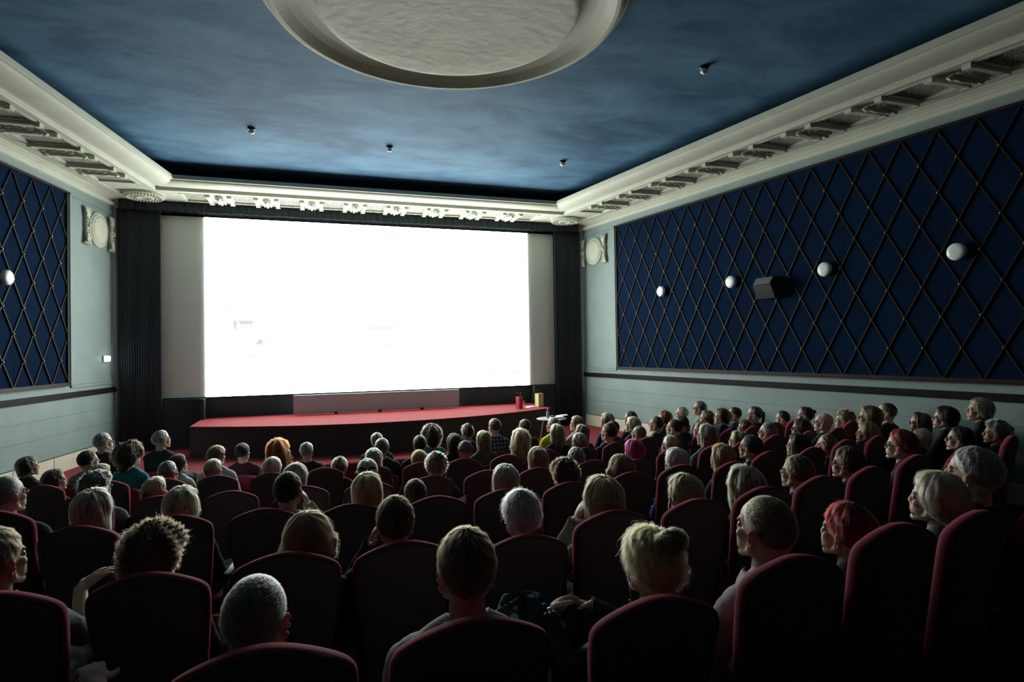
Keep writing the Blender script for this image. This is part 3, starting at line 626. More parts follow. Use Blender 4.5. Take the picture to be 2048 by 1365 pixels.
PEOPLE=[
('bald',-0.149,1.668,1.729,-4.7,-7.2,0.75,1,'m','buzz','grey','black','A','balding man with short grey stubble, bare left forearm raised over the armrest'),
('crew',0.413,1.686,1.772,-2.5,-7.4,0.73,1,'m','crew','brown','paleshirt','H','man with a brown crew cut, prominent ears and a pale collared shirt'),
('bun',1.049,1.733,1.683,0.1,2.7,0.69,1,'f','bun','gold','glitter','HE','woman with frizzy golden hair in a bun, wristwatch and glittery black wrap'),
('pink',1.573,1.793,1.728,2.2,7.4,0.72,1,'m','fade','dkblond','pink','','man with cropped receding hair in a pale pink collared shirt'),
('redh',2.041,1.864,1.643,4.1,11.7,0.74,1,'f','pixie','red','teal','','woman with a swept dark red pixie cut beside the man in pink'),
('bob',2.724,1.993,1.679,6.9,15.2,0.70,1,'f','bob','blond','grey','','woman with a layered straw-blond bob, nearest blonde by the right aisle'),
('blur',3.101,2.079,1.752,8.4,14.2,0.62,1,'m','short','grey','black','','grey-haired man half hidden behind the layered blond bob'),
('lman',-1.136,2.730,1.647,-8.7,-25.1,0.60,2,'m','short','brown','greyblue','G','man in profile gesturing with an open palm at the left edge'),
('curl',-0.608,2.707,1.600,-6.6,-14.3,0.61,2,'f','curly','brown','black','','woman with a thick mop of short brown curls'),
('bob2',-0.031,2.704,1.604,-4.2,-9.2,0.63,2,'f','flick','brown','black','','woman with a brown bob whose ends flick out'),
('dark',0.339,2.715,1.634,-2.8,-2.2,0.61,2,'m','crew','dkbrown','navy','L','man with short dark brown hair leaning his cheek on his hand'),
('white',0.950,2.753,1.589,-0.3,1.1,0.57,2,'m','tousled','white','denim','','old man with tousled white hair and a blue collar'),
('hand',1.419,2.801,1.605,1.6,3.7,0.62,2,'f','long','dkblond','khaki','L','woman with loose dark-blond hair and a ruffled olive jacket resting her face on her hand'),
('braid',1.969,2.876,1.567,3.8,5.7,0.60,2,'f','bobbraid','dkblond','black','','woman with an ash bob and a thin braid along the side'),
('lw',2.442,2.957,1.557,5.7,11.4,0.60,2,'f','longwave','ash','black','','woman with long wavy ash hair falling over her shoulder'),
('man2',2.956,3.065,1.575,7.8,14.3,0.60,2,'m','short','brown','black','g','man with parted brown hair and glasses in profile behind the red pixie cut'),
('wom2',3.544,3.210,1.561,10.1,18.7,0.59,2,'f','pixie','dkbrown','black','g','woman with a dark spiky pixie cut and black-rimmed glasses'),
('red2',4.363,3.453,1.599,13.3,23.4,0.58,2,'f','pixie','red','black','g','woman with short red hair and dark glasses, chin raised'),
('gl2',5.624,3.869,1.510,18.0,30.9,0.51,2,'m','short','black','black','gb','bearded man with black hair and thin glasses, seen in profile'),
('grey2',6.598,4.181,1.464,21.5,36.4,0.49,2,'m','curly','grey','black','','man with thick grey wavy hair at the right end of his row'),
('gl3',-1.708,4.223,1.601,-10.9,-26.5,0.56,3,'m','fade','grey','black','g','balding man with glasses in profile at the left edge'),
('bl3',-1.252,4.160,1.486,-9.1,-21.8,0.45,3,'f','long','ashblond','greyshirt','','woman with long tousled ash-blond hair and a grey sleeve'),
('bl3b',-0.777,4.110,1.472,-7.2,-14.9,0.47,3,'f','long','blond','black','','woman with straight blond hair just above the wide seat on the left'),
('man3',-0.165,4.069,1.517,-4.8,-11.1,0.47,3,'m','crew','black','green','R','man with short black hair propping his head on his right hand'),
('lb3',0.328,4.056,1.474,-2.8,-6.1,0.45,3,'f','long','gold','cream','','woman with long smooth golden hair and a cream top'),
('dk3',0.683,4.307,1.360,-1.4,0.0,0.45,3,'m','crew','dkbrown','black','','man with round cropped brown hair barely rising above his seat'),
('bl3c',1.297,4.079,1.452,1.1,-0.0,0.45,3,'f','long','ashblond','black','','woman with straight ash-blond hair and a centre parting'),
('cu3',1.772,4.115,1.440,3.0,7.0,0.45,3,'f','curly','brown','orange','','person with short frizzy brown curls and a trace of orange clothing'),
('wo3',2.281,4.171,1.438,5.1,10.2,0.46,3,'f','flick','brown','black','','woman with brown hair swept back to a point'),
('pl3',2.841,4.253,1.439,7.3,13.8,0.46,3,'f','bob','platinum','blue','','woman with a rounded platinum bob'),
('gi3',3.377,4.354,1.423,9.4,18.2,0.43,3,'f','long','ginger','navy','','woman with long ginger hair'),
('sl3',3.760,4.437,1.472,10.9,21.7,0.47,3,'m','slick','black','black','','man with slicked-back black hair and pale cheek'),
('da3',4.478,4.622,1.413,13.7,26.3,0.43,3,'f','long','black','black','','woman in profile with long black hair'),
('br3',4.994,4.768,1.356,15.7,27.7,0.44,3,'m','crew','dkblond','black','','person whose fair hair barely shows above the dark seat'),
('bb3',5.801,4.990,1.406,18.7,33.7,0.42,3,'f','bob','dkblond','black','','woman with a short dark-blond bob seen from behind'),
('bald3',6.461,4.859,1.344,21.0,36.7,0.40,2,'m','bald','grey','black','','bald man with a large ear behind the red-haired woman with glasses'),
('dk9',6.245,4.444,1.608,20.2,33.5,0.60,2,'f','bob','black','black','g','woman with a black bob and glasses near the right wall'),
('up4',-1.660,5.591,1.339,-10.7,-31.3,0.32,4,'m','curly','grey','greyblue','g','curly grey man with glasses tilting his face up'),
('bu4',-1.233,5.510,1.294,-9.0,-22.2,0.30,4,'f','lowbun','blond','black','','blond woman with a coiled low bun on the left side'),
('sm4',-0.156,5.362,1.338,-4.7,-12.5,0.31,4,'f','bob','ashblond','black','','person with smooth ash-blond hair mostly hidden behind the man propping his head'),
('ti4',0.432,5.316,1.346,-2.4,-6.3,0.31,4,'f','lowbun','grey','black','','woman with grey hair tied back with a dark ribbon'),
('me4',1.033,5.295,1.350,0.1,-1.9,0.32,4,'f','messy','ashblond','black','','woman with a messy curly ash-blond updo'),
('dk4',2.016,5.314,1.336,4.0,7.2,0.31,4,'f','long','dkblond','black','','woman with thick dark-blond hair leaning right'),
('gg4',2.427,5.343,1.309,5.7,13.2,0.32,4,'m','crew','grey','blue','g','grey-haired man with glasses and a bright blue collar'),
('pk4',3.117,5.417,1.322,8.4,16.1,0.29,4,'f','bob','pink','black','','woman with bright pink dyed hair'),
('po4',3.609,5.491,1.340,10.4,21.7,0.36,4,'f','ponytail','ashblond','black','','woman with ash-blond hair pulled back tight'),
('lb4',4.142,5.590,1.400,12.4,24.5,0.33,4,'f','long','ash','teal','','woman with long ash hair falling straight and a parting on top'),
('st4',4.650,5.701,1.289,14.4,30.1,0.33,4,'f','long','dkblond','black','','woman with straight honey hair behind the slick-haired man'),
('gr4',5.171,5.802,1.349,16.3,33.6,0.35,4,'m','crew','grey','black','g','grey man in profile with wire glasses and a pale jaw'),
('wo4',5.755,5.886,1.346,18.5,37.3,0.35,4,'f','bob','black','black','g','woman with black hair lifting a hand to her chin'),
('ba4',5.662,5.440,1.484,18.1,35.3,0.47,3,'m','bald','dkbrown','black','g','bald man with dark-framed glasses and a big ear near the right wall'),
('bl4',6.527,5.950,1.404,21.2,41.8,0.42,4,'f','curly','blond','black','','woman with fluffy blond curls near the right wall'),
('dg4',6.186,5.284,1.526,20.0,37.7,0.40,3,'f','bob','brown','burgundy','g','woman with brown hair, glasses and a burgundy scarf'),
('ma4',7.056,5.768,1.500,23.1,43.8,0.12,5,'m','fade','dkgrey','black','','man with cropped dark grey hair directly under the black wall band'),
('gh4',7.119,5.375,1.399,23.3,41.6,0.31,4,'f','long','dkbrown','black','g','long-faced woman with brown hair and glasses against the grey wall'),
('bl9',7.221,4.743,1.616,23.6,40.0,0.31,4,'f','bob','blond','black','','woman with a short blond bob highest against the right wall'),
('pr5',-2.649,7.620,1.063,-14.5,-49.3,0.06,5,'f','bob','dkbrown','black','','person with dark brown hair in profile beside the low wall panel'),
('st5',-2.187,7.491,1.104,-12.8,-39.4,0.09,5,'f','bob','dkblond','black','','person with streaky brown and blond hair on the left'),
('sg5',-1.514,7.331,1.117,-10.1,-33.6,0.09,5,'m','crew','grey','black','','man with smooth grey cropped hair on the left'),
('up5',-1.058,7.239,1.125,-8.3,-23.6,0.10,5,'f','lowbun','blond','black','','woman with smooth blond hair pinned up at the back'),
('wb5',-0.448,7.140,1.112,-5.9,-16.1,0.10,5,'f','bob','platinum','black','','woman with a pale silver-blond crop'),
('st5b',0.268,7.057,1.082,-3.0,-13.5,0.12,5,'m','tousled','dkblond','black','','person with wavy streaked blond hair leaning past the seat edge'),
('lb5',0.641,7.029,1.150,-1.5,-6.1,0.11,5,'f','long','platinum','black','','woman with long sleek platinum hair'),
('or5',1.165,7.005,1.103,0.6,-1.3,0.12,5,'f','bob','orange','black','','person with copper-orange hair just above the seat'),
('hat5',1.724,7.001,1.177,2.8,3.9,0.12,5,'m','hat','greyhat','black','','person in a grey knitted cap'),
('bl5',3.281,7.106,1.155,9.1,21.0,0.12,5,'f','bob','ash','black','','woman with smooth ash hair and a side parting beside the purple top'),
('dk5',3.758,7.173,1.249,10.9,27.2,0.15,5,'m','crew','dkbrown','black','','young man with dark cropped hair in a knitted band'),
('cr5',4.270,7.262,1.192,12.9,31.6,0.17,5,'m','fade','grey','black','','man with thinning grey hair and glasses in front of the blond pulled-back head'),
('ma5',4.921,7.388,1.222,15.4,37.9,0.15,5,'m','slick','black','black','','man with sleek black hair and a fair profile'),
('bo5',5.427,7.463,1.146,17.3,41.7,0.13,5,'f','bob','brown','black','','woman with a brown fringe and bob, face turned left'),
('wo5',6.282,7.538,1.124,20.4,47.3,0.18,5,'f','bob','dkbrown','black','','woman with dark hair peering around a seat'),
('ma5b',6.808,7.314,1.267,22.2,49.1,0.31,5,'m','crew','black','burgundy','','man with black hair resting low, near the right wall'),
('bn5',6.869,6.934,1.350,22.4,47.6,0.25,5,'f','topbun','black','black','','woman with black hair in a small knot, near the right wall'),
('wl6',-3.374,8.902,1.032,-17.2,-63.4,0.00,6,'f','bob','dkbrown','black','','woman with a big dark bob in profile against the wall panel'),
('pm6',-2.671,8.680,1.092,-14.6,-55.3,0.00,6,'m','crew','black','greyblue','','man with short black hair in profile near the left wall'),
('cu6',-2.183,8.547,1.129,-12.7,-40.8,0.00,6,'f','afro','dkbrown','tealb','','person with a large cloud of dark hair and a teal top'),
('db6',-1.626,8.415,1.016,-10.6,-45.4,0.00,6,'f','bob','black','white','','woman with a black bob and a white top in profile'),
('bc6',-1.175,8.325,1.099,-8.8,-26.9,0.00,6,'f','bowl','brown','white','','person with a brown bowl cut and a white shirt'),
('dm6',-0.924,8.756,1.061,-7.8,-26.6,0.00,6,'m','short','black','plum','','person with dark hair and a plum jumper before the red carpet'),
('rc6',-0.453,8.210,1.136,-5.9,-19.4,0.00,6,'f','longcurl','copper','stripe','','woman with a long mane of copper curls'),
('sm6',-0.104,8.547,1.051,-4.5,-19.8,0.00,6,'m','crew','grey','black','','man with neat greying hair and a black jacket before the red carpet'),
('fl6',0.852,8.094,1.103,-0.7,-9.0,0.00,6,'m','short','ash','flowery','','person with short ash hair and a patterned top behind the man in dark grey'),
('sh6',1.354,8.083,1.111,1.3,0.6,0.00,6,'m','crew','dkbrown','black','','boyish person with short brown hair in front of the copper-orange head'),
('ld6',1.836,8.088,1.099,3.3,6.0,0.00,6,'f','long','black','black','','woman with long straight black hair down her back'),
('lb6',2.261,8.106,1.110,5.0,10.7,0.00,6,'f','long','dkblond','brownshirt','','woman with long honey hair down her back'),
('cb6',2.832,8.151,1.082,7.3,16.9,0.00,6,'f','longcurl','gold','greyshirt','','woman with long golden curls and a grey knit sweater'),
('ds6',3.430,8.221,1.123,9.7,24.2,0.00,6,'f','long','dkblond','black','','woman with shoulder-length dark-blond hair and a black top'),
('lo6',3.873,8.291,1.087,11.4,29.7,0.00,6,'f','long','brown','black','','woman with long brown hair near the small round table'),
('pu6',4.467,8.405,1.115,13.7,38.4,0.00,6,'m','fade','dkbrown','purple','','man with cropped hair and a purple jacket'),
('gb6',4.873,8.486,1.129,15.2,42.2,0.00,6,'f','bob','gold','black','','woman with a golden chin-length bob and red collar'),
('mn6',5.359,8.564,1.109,17.0,47.2,0.00,6,'m','crew','dkbrown','dkgrey','','man with dark hair and a charcoal jacket in profile'),
('bk6',5.894,8.626,1.089,19.0,50.1,0.00,6,'m','short','black','black','','person in black in front of the white-haired man'),
('sd6',6.425,8.662,1.142,20.9,54.5,0.00,6,'f','bob','brown','black','','person with brown hair in front of the old man in the pale jacket'),
('db7',6.297,8.097,1.234,20.4,50.4,0.12,5,'f','bob','dkbrown','navy','','woman with a dark bob and navy top against the right wall'),
('sh7',6.661,8.229,1.243,21.7,53.2,0.00,6,'m','fade','dkbrown','navy','','man with shaved dark hair against the right wall'),
('pt7',6.725,7.828,1.280,21.9,51.3,0.00,6,'f','ponytail','dkbrown','black','','woman with a dark ponytail against the right wall'),
('gm7',-2.795,9.667,1.186,-15.1,-65.2,0.00,7,'m','short','grey','black','g','greying man with glasses looking right beside the left wall'),
('ma7',-2.037,9.460,1.201,-12.2,-51.7,0.00,7,'m','short','grey','black','','broad man with short grey hair in a black jacket'),
('sb7',0.879,9.044,1.058,-0.6,-8.8,0.00,7,'m','short','ash','dkgrey','','man with short hair and a dark grey T-shirt leaning left'),
('te7',1.692,9.035,1.075,2.7,5.4,0.00,7,'f','afro','dkbrown','tealb','','woman with loose dark curls and a dark teal top'),
('sp7',2.267,9.057,1.091,5.0,13.1,0.00,7,'m','spiky','dkbrown','black','','man with spiky dark hair'),
('pl7',2.721,9.090,1.155,6.8,22.1,0.00,7,'m','short','brown','plaid','','tall man in a checked shirt'),
('dh7',3.251,9.148,1.110,9.0,25.7,0.00,7,'m','crew','dkbrown','black','','man with round dark hair beside the checked shirt'),
('yl7',3.788,9.226,1.103,11.1,36.0,0.00,7,'m','short','grey','yellow','','grey-haired person in a bright yellow jacket before the small table'),
('bn7',4.259,9.312,1.091,12.9,42.3,0.00,7,'f','bob','brown','whitegrey','','woman with short brown hair in a pale patterned top near the small table'),
('ff7',4.902,9.442,1.102,15.3,48.8,0.00,7,'f','bob','dkblond','black','','person with fair hair and a black coat behind the man in purple'),
('hd7',5.431,9.525,1.101,17.3,53.3,0.00,7,'m','short','black','black','','person whose black hair shows above the golden bob'),
('rd7',5.933,9.199,1.109,19.1,54.2,0.00,6,'f','bob','auburn','black','','woman with a smooth auburn bob near the right wall'),
('wh7',6.464,9.454,1.137,21.0,60.0,0.00,7,'m','short','white','black','','white-haired man in profile against the right wall'),
('old7',6.536,9.006,1.277,21.3,57.3,0.00,6,'m','short','dkgrey','khakijkt','g','upright old man with glasses and a pale jacket against the right wall'),
]
CHAIRLAB={'wl6': 'low red chair of the woman with a big dark bob in profile', 'pm6': 'low red chair of the man with short black hair in profile near the left', 'cu6': 'low red chair of the person with a large cloud of dark hair', 'db6': 'low red chair of the woman with a black bob and a white top', 'bc6': 'low red chair of the person with a brown bowl cut and a white shirt', 'dm6': 'low red chair of the person with dark hair and a plum jumper', 'rc6': 'low red chair of the woman with a long mane of copper curls', 'sm6': 'low red chair of the man with neat greying hair and a black jacket', 'fl6': 'low red chair of the person with short ash hair and a patterned top', 'sh6': 'low red chair of the boyish person with short brown hair', 'ld6': 'low red chair of the woman with long straight black hair down her back', 'lb6': 'low red chair of the woman with long honey hair down her back', 'cb6': 'low red chair of the woman with long golden curls and a grey knit sweater', 'ds6': 'low red chair of the woman with shoulder-length dark-blond hair and a black top', 'lo6': 'low red chair of the woman with long brown hair near the small round table', 'pu6': 'low red chair of the man with cropped hair and a purple jacket', 'gb6': 'low red chair of the woman with a golden chin-length bob and red collar', 'mn6': 'low red chair of the man with dark hair and a charcoal jacket in profile', 'bk6': 'low red chair of the person in black in front of the white-haired man', 'sd6': 'low red chair of the person with brown hair in front of the old man', 'sh7': 'low red chair of the man with shaved dark hair against the right wall', 'pt7': 'low red chair of the woman with a dark ponytail against the right wall', 'gm7': 'low red chair of the greying man with glasses looking right beside the left wall', 'ma7': 'low red chair of the broad man with short grey hair in a black jacket', 'sb7': 'low red chair of the man with short hair and a dark grey T-shirt leaning', 'te7': 'low red chair of the woman with loose dark curls and a dark teal top', 'sp7': 'low red chair of the man with spiky dark hair', 'pl7': 'low red chair of the tall man in a checked shirt', 'dh7': 'low red chair of the man with round dark hair beside the checked shirt', 'yl7': 'low red chair of the grey-haired person in a bright yellow jacket', 'bn7': 'low red chair of the woman with short brown hair in a pale patterned top', 'ff7': 'low red chair of the person with fair hair and a black coat', 'hd7': 'low red chair of the person whose black hair shows above the golden bob', 'rd7': 'low red chair of the woman with a smooth auburn bob near the right wall', 'wh7': 'low red chair of the white-haired man in profile against the right wall', 'old7': 'low red chair of the upright old man with glasses and a pale jacket'}
# ------------------------------------------------------------------ seats
OUT = [(.150, .36), (.165, .50), (.180, .64), (.194, .77), (.203, .87), (.204, .912), (.199, .942), (.182, .963), (.150, .981), (.105, .999), (.052, 1.014), (0, 1.02)]
def outline(sc=1.0, n=3):
    p = [(x, z) for x, z in OUT]+[(-x, z) for x, z in OUT[::-1][1:]]
    p = np.array(p)
    # smooth resample (Catmull-Rom)
    out = []
    for i in range(len(p)-1):
        a, b_, c, d = p[max(i-1, 0)], p[i], p[i+1], p[min(i+2, len(p)-1)]
        for t in np.linspace(0, 1, n, endpoint=False): out.append(0.5*((2*b_)+(c-a)*t+(2*a-5*b_+4*c-d)*t*t+(3*b_-a-3*c+d)*t**3))
    out.append(p[-1]); out = np.array(out); ctr = np.array([0, 0.69])
    return ctr+(out-ctr)*sc if np.isscalar(sc) else ctr+(out-ctr)*np.array(sc)
def lean(x, off, z): return (x, 0.10-0.20*z/1.02+off, z)
def seat_meshes():
    m_ = {}
    b = MB(); rings = []
    for off, sx_, sz_ in ((0.0, .97, .982), (0.004, .992, .995), (0.014, 1.0, 1.0), (0.03, 1.0, 1.0), (0.042, .985, .99), (0.053, .94, .965), (0.059, .86, .92), (0.061, .5, .6)):
        rings.append([lean(x, off, z) for x, z in outline((sx_, sz_))])
    b.grid(rings, cv=True); k = len(rings[0])
    b.f.append(tuple(range((len(rings)-1)*k, len(rings)*k))); b.f.append(tuple(range(k))[::-1])
    m_['backrest'] = b.mesh('backrest', True)
    b = MB(); r0 = [lean(x, 0.004, z) for x, z in outline((.955, .972))]; r1 = [lean(x, -0.010, z) for x, z in outline((.945, .965))]; r3 = [lean(x, -0.015, z) for x, z in outline((.82, .88))]
    b.grid([r0, r1, r3], cv=True); b.f.append(tuple(range(2*k, 3*k))[::-1]); m_['back_panel'] = b.mesh('back_panel', True)
    b = MB(); b.tube([lean(x, -0.004, z) for x, z in outline((.962, .976))], 0.0035, 6, caps=True); m_['piping'] = b.mesh('piping', True)
    b = MB(); rings = []
    for z, s in ((0.33, .90), (0.35, .98), (0.39, 1.0), (0.42, .98), (0.435, .90), (0.44, .6)):
        rings.append([(0.205*s*math.copysign(abs(math.cos(a))**.5, math.cos(a)), 0.30+0.215*s*math.copysign(abs(math.sin(a))**.5, math.sin(a)), z) for a in np.linspace(0, 2*PI, 28, endpoint=False)])
    b.grid(rings, cv=True); b.f.append(tuple(range(28))[::-1]); b.f.append(tuple(range(140, 168))); m_['seat_cushion'] = b.mesh('seat_cushion', True)
    b = MB(); b.grid([[(0.03*math.cos(a)*s, y, 0.60+0.018*math.sin(a)*s) for a in np.linspace(0, 2*PI, 10, endpoint=False)] for y, s in ((0.02, .6), (0.04, 1), (0.2, 1), (0.34, 1), (0.37, .6))], cv=True); b.f.append(tuple(range(10))); b.f.append(tuple(range(40, 50))[::-1])
    m_['armrest'] = b.mesh('armrest', True)
    b = MB(); b.add([(-.014, .03, .0), (.014, .03, .0), (.014, .30, .0), (-.014, .30, .0), (-.014, .03, .585), (.014, .03, .585), (.014, .33, .585), (-.014, .33, .585)], [(0, 3, 2, 1), (4, 5, 6, 7), (0, 1, 5, 4), (1, 2, 6, 5), (2, 3, 7, 6), (3, 0, 4, 7)])
    m_['side_panel'] = b.mesh('side_panel')
    b = MB(); b.box(-0.19, 0.19, 0.13, 0.17, 0.27, 0.33); b.box(-0.03, 0.03, 0.11, 0.19, -0.08, 0.28); m_['pedestal'] = b.mesh('pedestal')
    b = MB(); rings = []
    for off, s in ((0.0, .95), (0.012, 1.0), (0.04, 1.0), (0.055, .93)):
        rings.append([(x*1.08*s, 0.06-0.10*(0.40+(z-.36)*.60)+off, 0.59+(0.40+(z-.36)*.60-0.59)*s) for x, z in outline(1.0, 2)])
    b.grid(rings, cv=True); k2 = len(rings[0]); b.f.append(tuple(range(3*k2, 4*k2))); b.f.append(tuple(range(k2))[::-1]); m_['low_backrest'] = b.mesh('low_backrest', True)
    b = MB(); b.tube([(0, 0, 0), (0, 0, 0.36)], 0.014, 8); m_['leg'] = b.mesh('leg')
    return m_
SM = seat_meshes()
def make_seat(x, y, z, rz, label):
    o = empty('cinema_chair', (x, y, z), rz); tag(o, label, 'chair', 'wine-red cinema seats')
    link('backrest', SM['backrest'], M_VELVET, o); link('back_panel', SM['back_panel'], M_SEATBACK, o); link('piping', SM['piping'], M_PIPING, o)
    link('seat_cushion', SM['seat_cushion'], M_VELVET, o); link('pedestal', SM['pedestal'], M_METAL, o)
    link('armrest', SM['armrest'], M_WOOD, o, (0.243, 0, 0)); link('side_panel', SM['side_panel'], M_SEATBACK, o, (0.243, 0, 0))
    return o
def make_chair(x, y, z, rz, label):
    o = empty('low_chair', (x, y, z), rz); tag(o, label, 'chair', 'low red chairs of the front rows')
    link('backrest', SM['low_backrest'], M_VELVET, o); link('seat_cushion', SM['seat_cushion'], M_VELVET, o)
    for sx_ in (-.17, .17):
        for sy in (.13, .46): link('leg', SM['leg'], M_METAL, o, (sx_, sy, 0))
    return o
for x, y, za, rz, lab in SEATS:
    r = math.radians(rz); c, s = math.cos(r), math.sin(r)
    make_seat(x+s*(-0.10), y-c*(-0.10), za-1.02, r, lab)

# ------------------------------------------------------------------ people: one continuous remeshed body per pose, clothes cut from it
HEADC = np.array([0, -0.03, 1.06])
def rotm(yaw_, pit):
    return np.array(Matrix.Rotation(yaw_, 3, 'Z') @ Matrix.Rotation(pit, 3, 'X'))
def hand(mb, bones, wrist, dirv, normal, curl, side, lab='hand'):
    d = np.array(dirv, float); d /= np.linalg.norm(d); n = np.array(normal, float); n -= d*(n@d); n /= np.linalg.norm(n); t = np.cross(d, n)*side
    wr = np.array(wrist, float)
    def bone(a, b_, ra, rb): mb.cap(a, b_, ra, rb, 8); bones.append((a, b_, max(ra, rb), lab))
    palm = wr+d*0.05
    R = np.stack([t, d, n], 1); mb.ell(palm, (0.040, 0.050, 0.015), 12, 8, R); bones.append((wr, wr+d*0.09, 0.03, lab))
    for i, L in enumerate((0.068, 0.078, 0.072, 0.056)):
        base = wr+d*(0.085-0.004*abs(i-1))+t*(0.029-0.0195*i); p = base.copy(); dd = d+t*(0.10-0.07*i); a = curl*0.35
        for j, fr in enumerate((.45, .31, .24)):
            a += curl*(0.45 if j else 0.1); q = p+(dd*math.cos(a)-n*math.sin(a))*L*fr/np.linalg.norm(dd); bone(p, q, 0.0098-0.001*j, 0.0092-0.001*j); p = q
    p = wr+d*0.025+t*0.034; q = p+(d*0.6+t*0.75-n*0.25)*0.036; bone(p, q, 0.012, 0.0105); q2 = q+(d*0.9+t*0.25-n*0.35*(0.5+curl))*0.032; bone(q, q2, 0.010, 0.0085)
def remesh(mb, voxel, it):
    me = mb.mesh('tmp'); o = bpy.data.objects.new('tmp', me); COL.objects.link(o)
    md_ = o.modifiers.new('r', 'REMESH'); md_.mode = 'VOXEL'; md_.voxel_size = voxel
    sm = o.modifiers.new('s', 'SMOOTH'); sm.factor = 0.5; sm.iterations = it
    dg = bpy.context.evaluated_depsgraph_get(); m2 = bpy.data.meshes.new_from_object(o.evaluated_get(dg))
    bpy.data.objects.remove(o); bpy.data.meshes.remove(me)
    n = len(m2.vertices); V = np.empty(n*3); m2.vertices.foreach_get('co', V); F = [tuple(p.vertices) for p in m2.polygons]
    bpy.data.meshes.remove(m2); return V.reshape(-1, 3), F
HEADS = {}
def get_head(sex):
    if sex in HEADS: return HEADS[sex]
    mb = MB(); male = sex == 'm'; j = 1.0 if male else 0.90
    E = lambda c, r, RR=None, n=20: mb.ell(c, r, n, 14, RR)
    E((0, -.018, .030), (.073, .094, .087)); E((0, .022, .036), (.063, .064, .066)); E((0, .026, -.022), (.056*j, .056, .072)); E((0, .030, -.078), (.043*j, .044, .030)); E((0, -.03, -.035), (.056, .066, .055))
    for s in (-1, 1):
        mb.cap((s*.054*j, -.002, -.062), (s*.019*j, .066, -.101), .017, .0155, 10); mb.cap((s*.058, -.004, -.01), (s*.054*j, -.002, -.062), .014, .016, 10)
        mb.cap((s*.012, .084, .0235), (s*.046, .068, .0215), .0095 if male else .0075, .0085, 8)
        E((s*.043, .052, -.024), (.020, .023, .018)); mb.cap((s*.020, .080, -.045), (s*.030, .066, -.075), .013, .014, 8)
        E((s*.036, .036, -.052), (.021*j, .036, .036)); E((s*.046*j, .018, -.055), (.012, .03, .03)); E((s*.033, .050, -.047), (.019, .027, .030))
        E((s*.0112, .094, -.0335), (.0072, .0092, .0068), None, 10)
        E((s*.031, .071, .001), (.0165, .012, .0095), None, 12)
    E((0, .077, -.103), (.019*j, .014, .0145)); nt_ = .1045 if male else .1005; mb.cap((0, .085, .014), (0, nt_, -.026), .0078, .0108 if male else .0095, 12); mb.cap((0, nt_, -.026), (0, .094, -.038), .0100, .006, 10)
    E((0, .0885, -.0605), (.020, .0095, .0055)); E((0, .0865, -.0715), (.0175, .0095, .006)); E((0, .080, -.065), (.026, .012, .018))
    nr = .053 if male else .043
    mb.cap((0, -.030, -.045), (0, -.030, -.15), nr, nr, 20)
    V, F = remesh(mb, .0036, 4)
    # ears: a rolled helix, a shallow bowl and a lobe, sunk into the side of the head
    eb_ = MB()
    for s in (-1, 1):
        Rm = np.array(Matrix.Rotation(s*-0.72, 3, 'Z') @ Matrix.Rotation(-0.16, 3, 'X'))
        c = np.array((s*.0745, -.016, -.012)); T2 = lambda p: c+Rm@np.array(p)
        ring = [T2((s*.007, .015*math.cos(a)*(1.0 if math.sin(a) > 0 else .75)-.004, .030*math.sin(a))) for a in np.linspace(0.15*PI, 1.78*PI, 18)]
        eb_.tube(ring, [.0036]*15+[.0045, .005, .004], 8)
        eb_.tube([T2((s*.006, .006*math.cos(a)-.004, .017*math.sin(a)+.002)) for a in np.linspace(0.35*PI, 1.5*PI, 10)], .0028, 7)
        eb_.ell(T2((s*.002, -.003, .001)), (.0045, .0145, .028), 16, 10, Rm); eb_.ell(T2((s*.005, .002, -.029)), (.0045, .0075, .0085), 10, 7, Rm); eb_.ell(T2((s*.003, .011, -.005)), (.005, .004, .006), 8, 6, Rm)
    Ve = np.concatenate(eb_.v); HEADS[sex] = (np.concatenate([V, Ve]), F+[tuple(q+len(V) for q in f) for f in eb_.f])
    return HEADS[sex]
